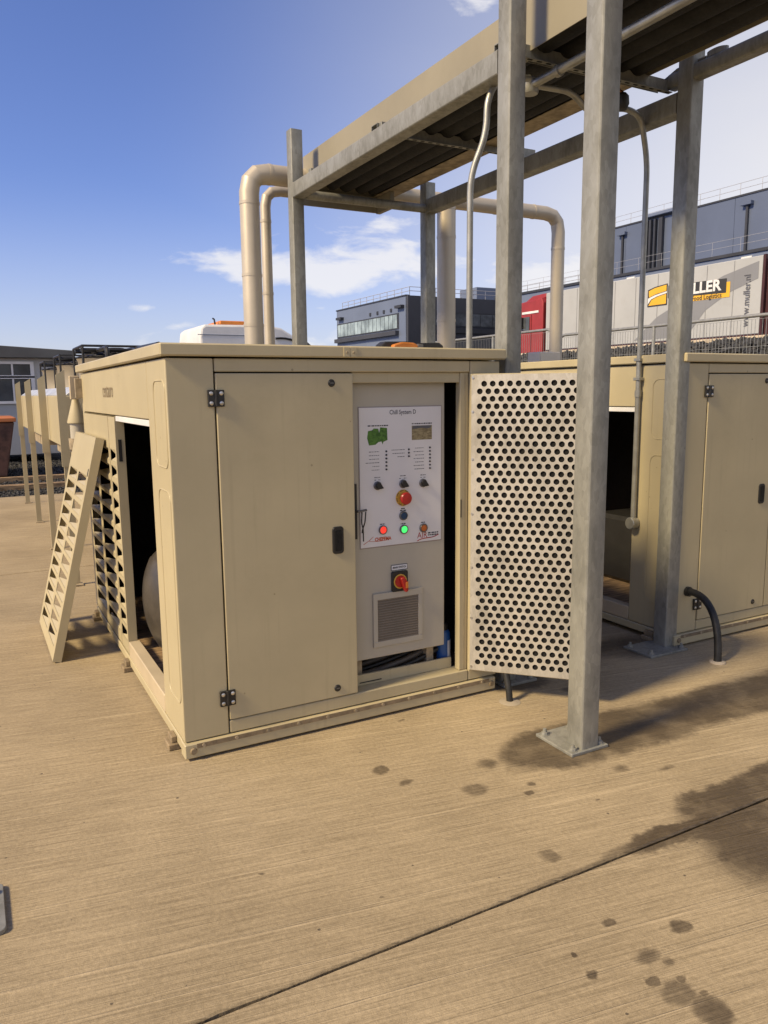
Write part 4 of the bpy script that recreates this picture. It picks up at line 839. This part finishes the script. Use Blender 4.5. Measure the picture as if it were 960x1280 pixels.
# ================================================================ GUARD RAIL on the embankment
def guard(label, y0, y1, loop, zt=2.83):
    root = empty('guard_rail', (12., (y0 + y1) / 2, terrain(12, 8)), label, 'railing', 'tube guard rails on the embankment'); off = root.location.copy()
    def G(o): o.location = -off; return o
    zb = terrain(12, 8) - .02; pts = [(12, y0, zt), (12, y1, zt)]
    pts = [(12, y0, zb), (12, y0, zt), (12, y1, zt), (12, y1, zb)]
    G(MB().tube(rounded(pts, .22 if loop else .05, 8), .034, 12).build('top_rail', 'conduit', root))
    n = max(1, int((y1 - y0) / 2.4)); 
    for i in range(1, n): y = y0 + (y1 - y0) * i / n; G(MB().cyl((12, y, zb), (12, y, zt), .034, seg=12).build('post', 'conduit', root))
    b = MB(); y = y0 + .1; t = .003
    while y < y1 - .06: b.box(11.997, 12.003, y - t, y + t, zb + .1, zt - .06); y += .075
    for z in (zb + .1, zb + .4, zb + .7, zt - .06): b.box(11.996, 12.004, y0 + .04, y1 - .04, z - t, z + t)
    G(b.build('wire_mesh', 'conduit', root))
guard('long tube guard rail with wire infill beside the lorry trailer', 2.8, 11.55, True)
guard('tube guard rail with wire infill seen in front of the red cab', 11.8, 21.5, True, 3.0)

# ================================================================ LORRY
lo = empty('lorry', (28.2, 25, 2.56), 'articulated lorry with red cab and white box trailer on the raised road', 'lorry'); sub = lo.location.copy()
TX = 26.9
D(MB().box(TX, 29.45, 17.12, 29.9, 3.62, 6.6).build('trailer_body', 'trailer_white', lo, .03))
for y in (17.12, 18.4, 19.7, 21.0, 22.3, 23.6, 24.9, 26.2, 27.5, 28.8): D(MB().box(TX - .012, TX - .001, y - .012, y + .012, 3.66, 6.56).build('panel_seam', 'trailer_grey', lo))
D(MB().box(TX - .03, TX + .1, 17.0, 17.118, 3.5, 6.62).build('rear_frame', 'truck_dark', lo, .01)); D(MB().box(TX - .02, TX + .05, 17.119, 29.9, 3.5, 3.618).build('side_rail', 'truck_dark', lo))
D(MB().box(TX + .1, 29.3, 16.6, 17.0, 3.55, 6.5).build('rear_door', 'truck_dark', lo, .02))
TFN = lambda a, z, d: (TX - .004 - d, a, z)
D(MB().prism([(23.6, 3.75), (22.3, 4.7), (20.6, 5.4), (18.9, 6.05), (17.3, 6.4), (17.3, 5.75), (18.6, 5.35), (19.7, 4.75), (20.6, 3.75)], TFN, .0005, .004).build('livery_band', 'trailer_grey', lo, smooth=False))
D(MB().prism([(18.72, 5.36), (18.72, 5.93), (21.7, 6.0), (21.7, 5.46)], TFN, .016, .02).build('logo_panel', 'logo_char', lo, smooth=False))
D(MB().prism([(18.55, 5.18), (18.55, 5.78), (21.6, 5.85), (21.6, 5.20)], TFN, .010, .0135).build('logo_panel', 'logo_yellow', lo, smooth=False))
for m_, d0, pts_ in (('logo_char', .012, [(22.86, 5.19), (22.86, 5.93), (22.45, 6.03), (21.75, 6.10), (21.75, 5.19)]),
                     ('logo_yellow', .016, [(22.8, 5.88), (22.45, 5.98), (21.8, 6.05), (21.8, 5.79), (22.4, 5.71), (22.78, 5.60)]),
                     ('logo_yellow', .016, [(22.8, 5.24), (22.62, 5.48), (22.3, 5.58), (21.8, 5.66), (21.8, 5.24)]),
                     ('white_paint', .016, [(22.84, 5.30), (22.65, 5.51), (22.3, 5.61), (21.77, 5.69), (21.77, 5.77), (22.4, 5.68), (22.83, 5.56)])):
    D(MB().prism(pts_, TFN, d0, d0 + .004).build('logo_mark', m_, lo, smooth=False))
def side_text(body, size, m, ya, za, sq=1., bold=0., vertical=False):
    fn = (lambda x, y, d: (TX - .03 - d, ya - x, za + y)) if not vertical else (lambda x, y, d: (TX - .03 - d, ya + y * 1.0 * -1 * -1, za + x))
    o = text_mesh('lettering', body, size, m, lo, fn, squeeze=sq, bold=bold); return D(o)
side_text('MULLER', .62, 'white_paint', 20.18, 5.69, 1.08, .02); side_text('Fresh Food Logistics', .26, 'logo_char', 20.0, 5.29, 1.0, .004)
fnv = lambda x, y, d: (TX - .03 - d, 17.72 - (-y) , 5.0 + x)
D(text_mesh('lettering', 'www.muller.nl', .44, 'ink_grey', lo, lambda x, y, d: (TX - .03 - d, 17.75 + y, 4.95 + x), squeeze=.78))
# cab
D(MB().prism([(30.15, 3.3), (30.15, 6.15), (30.3, 6.42), (32.2, 6.3), (32.45, 5.6), (32.55, 4.6), (32.55, 3.3)], lambda a, c, d: (d, a, c), TX + .02, 29.3).build('cab', 'truck_red', lo, .06, 2))
D(MB().box(TX + .2, 29.2, 29.95, 30.14, 3.6, 6.3).build('air_deflector', 'truck_dark', lo, .03))
D(MB().prism([(30.2, 6.43), (32.1, 6.32), (31.4, 6.62), (30.3, 6.66)], lambda a, c, d: (d, a, c), TX + .3, 29.0).build('roof_spoiler', 'truck_red', lo, .03))
D(MB().prism([(31.25, 4.75), (31.25, 5.5), (32.1, 5.5), (32.3, 4.85)], lambda a, c, d: (TX + .008 - d, a, c), 0, .02).build('side_window', 'win_dark', lo))
D(MB().box(TX - .2, TX, 31.75, 32.0, 4.9, 5.5).build('mirror', 'black_plastic', lo, .03)); side_text('TRANSPORT', .2, 'white_paint', 31.2, 5.72, 1.0) if False else None
D(MB().box(TX - .01, TX + .019, 30.5, 31.9, 5.66, 5.78).build('cab_stripe', 'white_paint', lo)); D(MB().box(TX - .005, TX + .019, 31.1, 31.115, 3.6, 5.6).build('door_seam', 'truck_dark', lo))
for y in (18.6, 19.9, 21.2, 30.6, 33.0):
    for x in (TX + .05, 29.0): 
        w = D(MB().cyl((x, y, 3.08), (x + .3, y, 3.08), .52, seg=24).build('wheel', 'tyre', lo)); MB().cyl((x - .01, y, 3.08), (x, y, 3.08), .3, seg=16).build('rim', 'bezel_grey', w)

# ================================================================ BUILDINGS
def parapet_rail(root, pts, h, zt, step, r=.035, name='roof_rail'):
    b = MB()
    for (xa, ya), (xb, yb) in zip(pts[:-1], pts[1:]):
        L_ = math.hypot(xb - xa, yb - ya); n = max(1, int(L_ / step))
        for k in (1., .55): b.tube([(xa, ya, zt + h * k), (xb, yb, zt + h * k)], r, 5)
        for i in range(n + 1): t = i / n; b.tube([(xa + (xb - xa) * t, ya + (yb - ya) * t, zt - .1), (xa + (xb - xa) * t, ya + (yb - ya) * t, zt + h)], r, 5)
    return D(b.build(name, 'rail_pale', root))
wh = empty('warehouse', (70, 45, 2.5), 'tall blue grey warehouse with roof rail and dark downpipes', 'building'); sub = wh.location.copy()
HX = 57.8
b = MB(); ys_ = [10 + 4.1 * i for i in range(13)]
for i in range(12): D(MB().box(HX, HX + .12, ys_[i] + .012, ys_[i + 1] - .012, 2.4, 17.3).build('wall_panel', 'grey_clad', wh, .01))
D(MB().box(HX + .13, 95, 10, 59.2, 2.4, 17.28).build('core', 'dark_clad', wh)); D(MB().box(HX - .06, HX + .3, 9.95, 59.25, 17.3, 17.45).build('parapet', 'pipe_dark', wh))
for y in (55.4, 41.5): 
    D(MB().box(HX - .22, HX - .02, y - .11, y + .11, 10, 16.6).build('downpipe', 'pipe_dark', wh, .03)); D(MB().box(HX - .4, HX, y - .5, y + .5, 16.45, 16.75).build('hopper', 'grey_clad', wh, .02))
for y, w in ((52.2, .1), (51.75, .12), (51.2, .1), (50.5, .22)): D(MB().box(HX - .35, HX - .1, y - w, y + w, 10, 17.2).build('riser_pipe', 'pipe_dark', wh))
D(MB().box(HX - .45, HX + .8, 48.3, 52.5, 17.46, 17.75).build('pipe_hood', 'grey_clad_light', wh, .03))
parapet_rail(wh, [(HX + .4, 10), (HX + .4, 59)], 1.05, 17.45, 2.0, .02)
lw = empty('loading_block', (50, 30, 2.5), 'lower blue grey loading block with dark eaves line behind the trailer', 'building'); sub = lw.location.copy()
D(MB().box(45, HX - .5, 8, 59.0, 2.4, 10.15).build('wall', 'grey_clad_light', lw, .01)); D(MB().box(44.9, 45.3, 7.95, 59.05, 10.16, 10.36).build('eaves', 'pipe_dark', lw))
parapet_rail(lw, [(45.3, 8), (45.3, 59)], 1.0, 10.36, 2.2, .012)
for y in (31.5, 36.5, 41.5): D(MB().box(44.75, 44.9, y - .4, y + .4, 9.7, 9.95).build('flood_lamp', 'white_paint', lw, .02))
dk = empty('office_block', (50, 85, 2.5), 'dark clad office block with long window band and roof rail', 'building'); sub = dk.location.copy()
KX, KY, KZ = 44.83, 75.44, 12.35
D(MB().box(KX, KX + .3, KY + .31, 94.8, 2.4, KZ).build('wall', 'grey_clad_light', dk)); D(MB().box(KX, 80, KY, KY + .3, 2.4, KZ + .02).build('wall', 'dark_clad', dk)); D(MB().box(KX + .31, 79.9, KY + .31, 94.8, 2.4, KZ - .2).build('core', 'dark_clad', dk))
fr = D(MB().box(KX - .06, KX - .005, 77.6, 94.6, 8.75, 10.6).build('window_band', 'pipe_dark', dk))
for i in range(16):
    y0 = 77.9 + i * 1.035; MB().box(KX - .09, KX - .061, y0 + .05, y0 + .985, 8.9, 10.45).build('pane', 'win_glass', fr)
D(MB().box(KX - .5, KX - .005, 77.6, 94.7, 8.1, 8.6).build('canopy', 'dark_clad', dk))
for y in (84.84, 82.9, 81.25, 79.45): D(MB().box(KX - .08, KX - .005, y - .2, y + .2, 10.85, 11.25).build('vent', 'pipe_dark', dk))
for y in (93.5, 77.2): D(MB().box(KX - .5, KX - .005, y - .9, y + .6, 11.1, 11.4).build('lamp_bracket', 'pipe_dark', dk))
D(MB().box(KX - .03, KX - .005, KY + .35, KY + .5, 2.4, KZ).build('corner_trim', 'pipe_dark', dk)); D(MB().box(KX - .08, KX + .4, KY + .4, 94.9, KZ + .001, KZ + .15).build('coping', 'pipe_dark', dk))
fr2 = D(MB().box(47.5, 79, KY - .06, KY - .005, 9.0, 10.7).build('window_band', 'pipe_dark', dk))
for i in range(17): x0 = 47.7 + i * 1.8; MB().box(x0, x0 + 1.68, KY - .09, KY - .061, 9.15, 10.55).build('pane', 'win_dark', fr2)
D(MB().box(47.5, 79, KY - .3, KY - .005, 8.3, 8.8).build('ledge', 'pipe_dark', dk))
parapet_rail(dk, [(KX + .5, 94), (KX + .5, KY + .5), (79, KY + .5)], 1.0, KZ + .05, 1.7, .035)
D(MB().box(60.3, 65, 84, 88, KZ - .2, 15.1).build('roof_plant', 'grey_clad_light', dk, .05))
ext = empty('far_hall', (62, 72, 2.5), 'low grey hall with roof rail in the distance behind the red cab', 'building'); sub = ext.location.copy()
D(MB().box(57.8, 79.5, 59.8, 75.0, 2.4, 12.5).build('wall', 'grey_clad', ext, .02)); D(MB().box(57.7, 79.6, 59.7, 75.1, 12.501, 12.62).build('coping', 'pipe_dark', ext)); parapet_rail(ext, [(58.2, 60), (58.2, 75)], 1.0, 12.62, 1.9, .03)
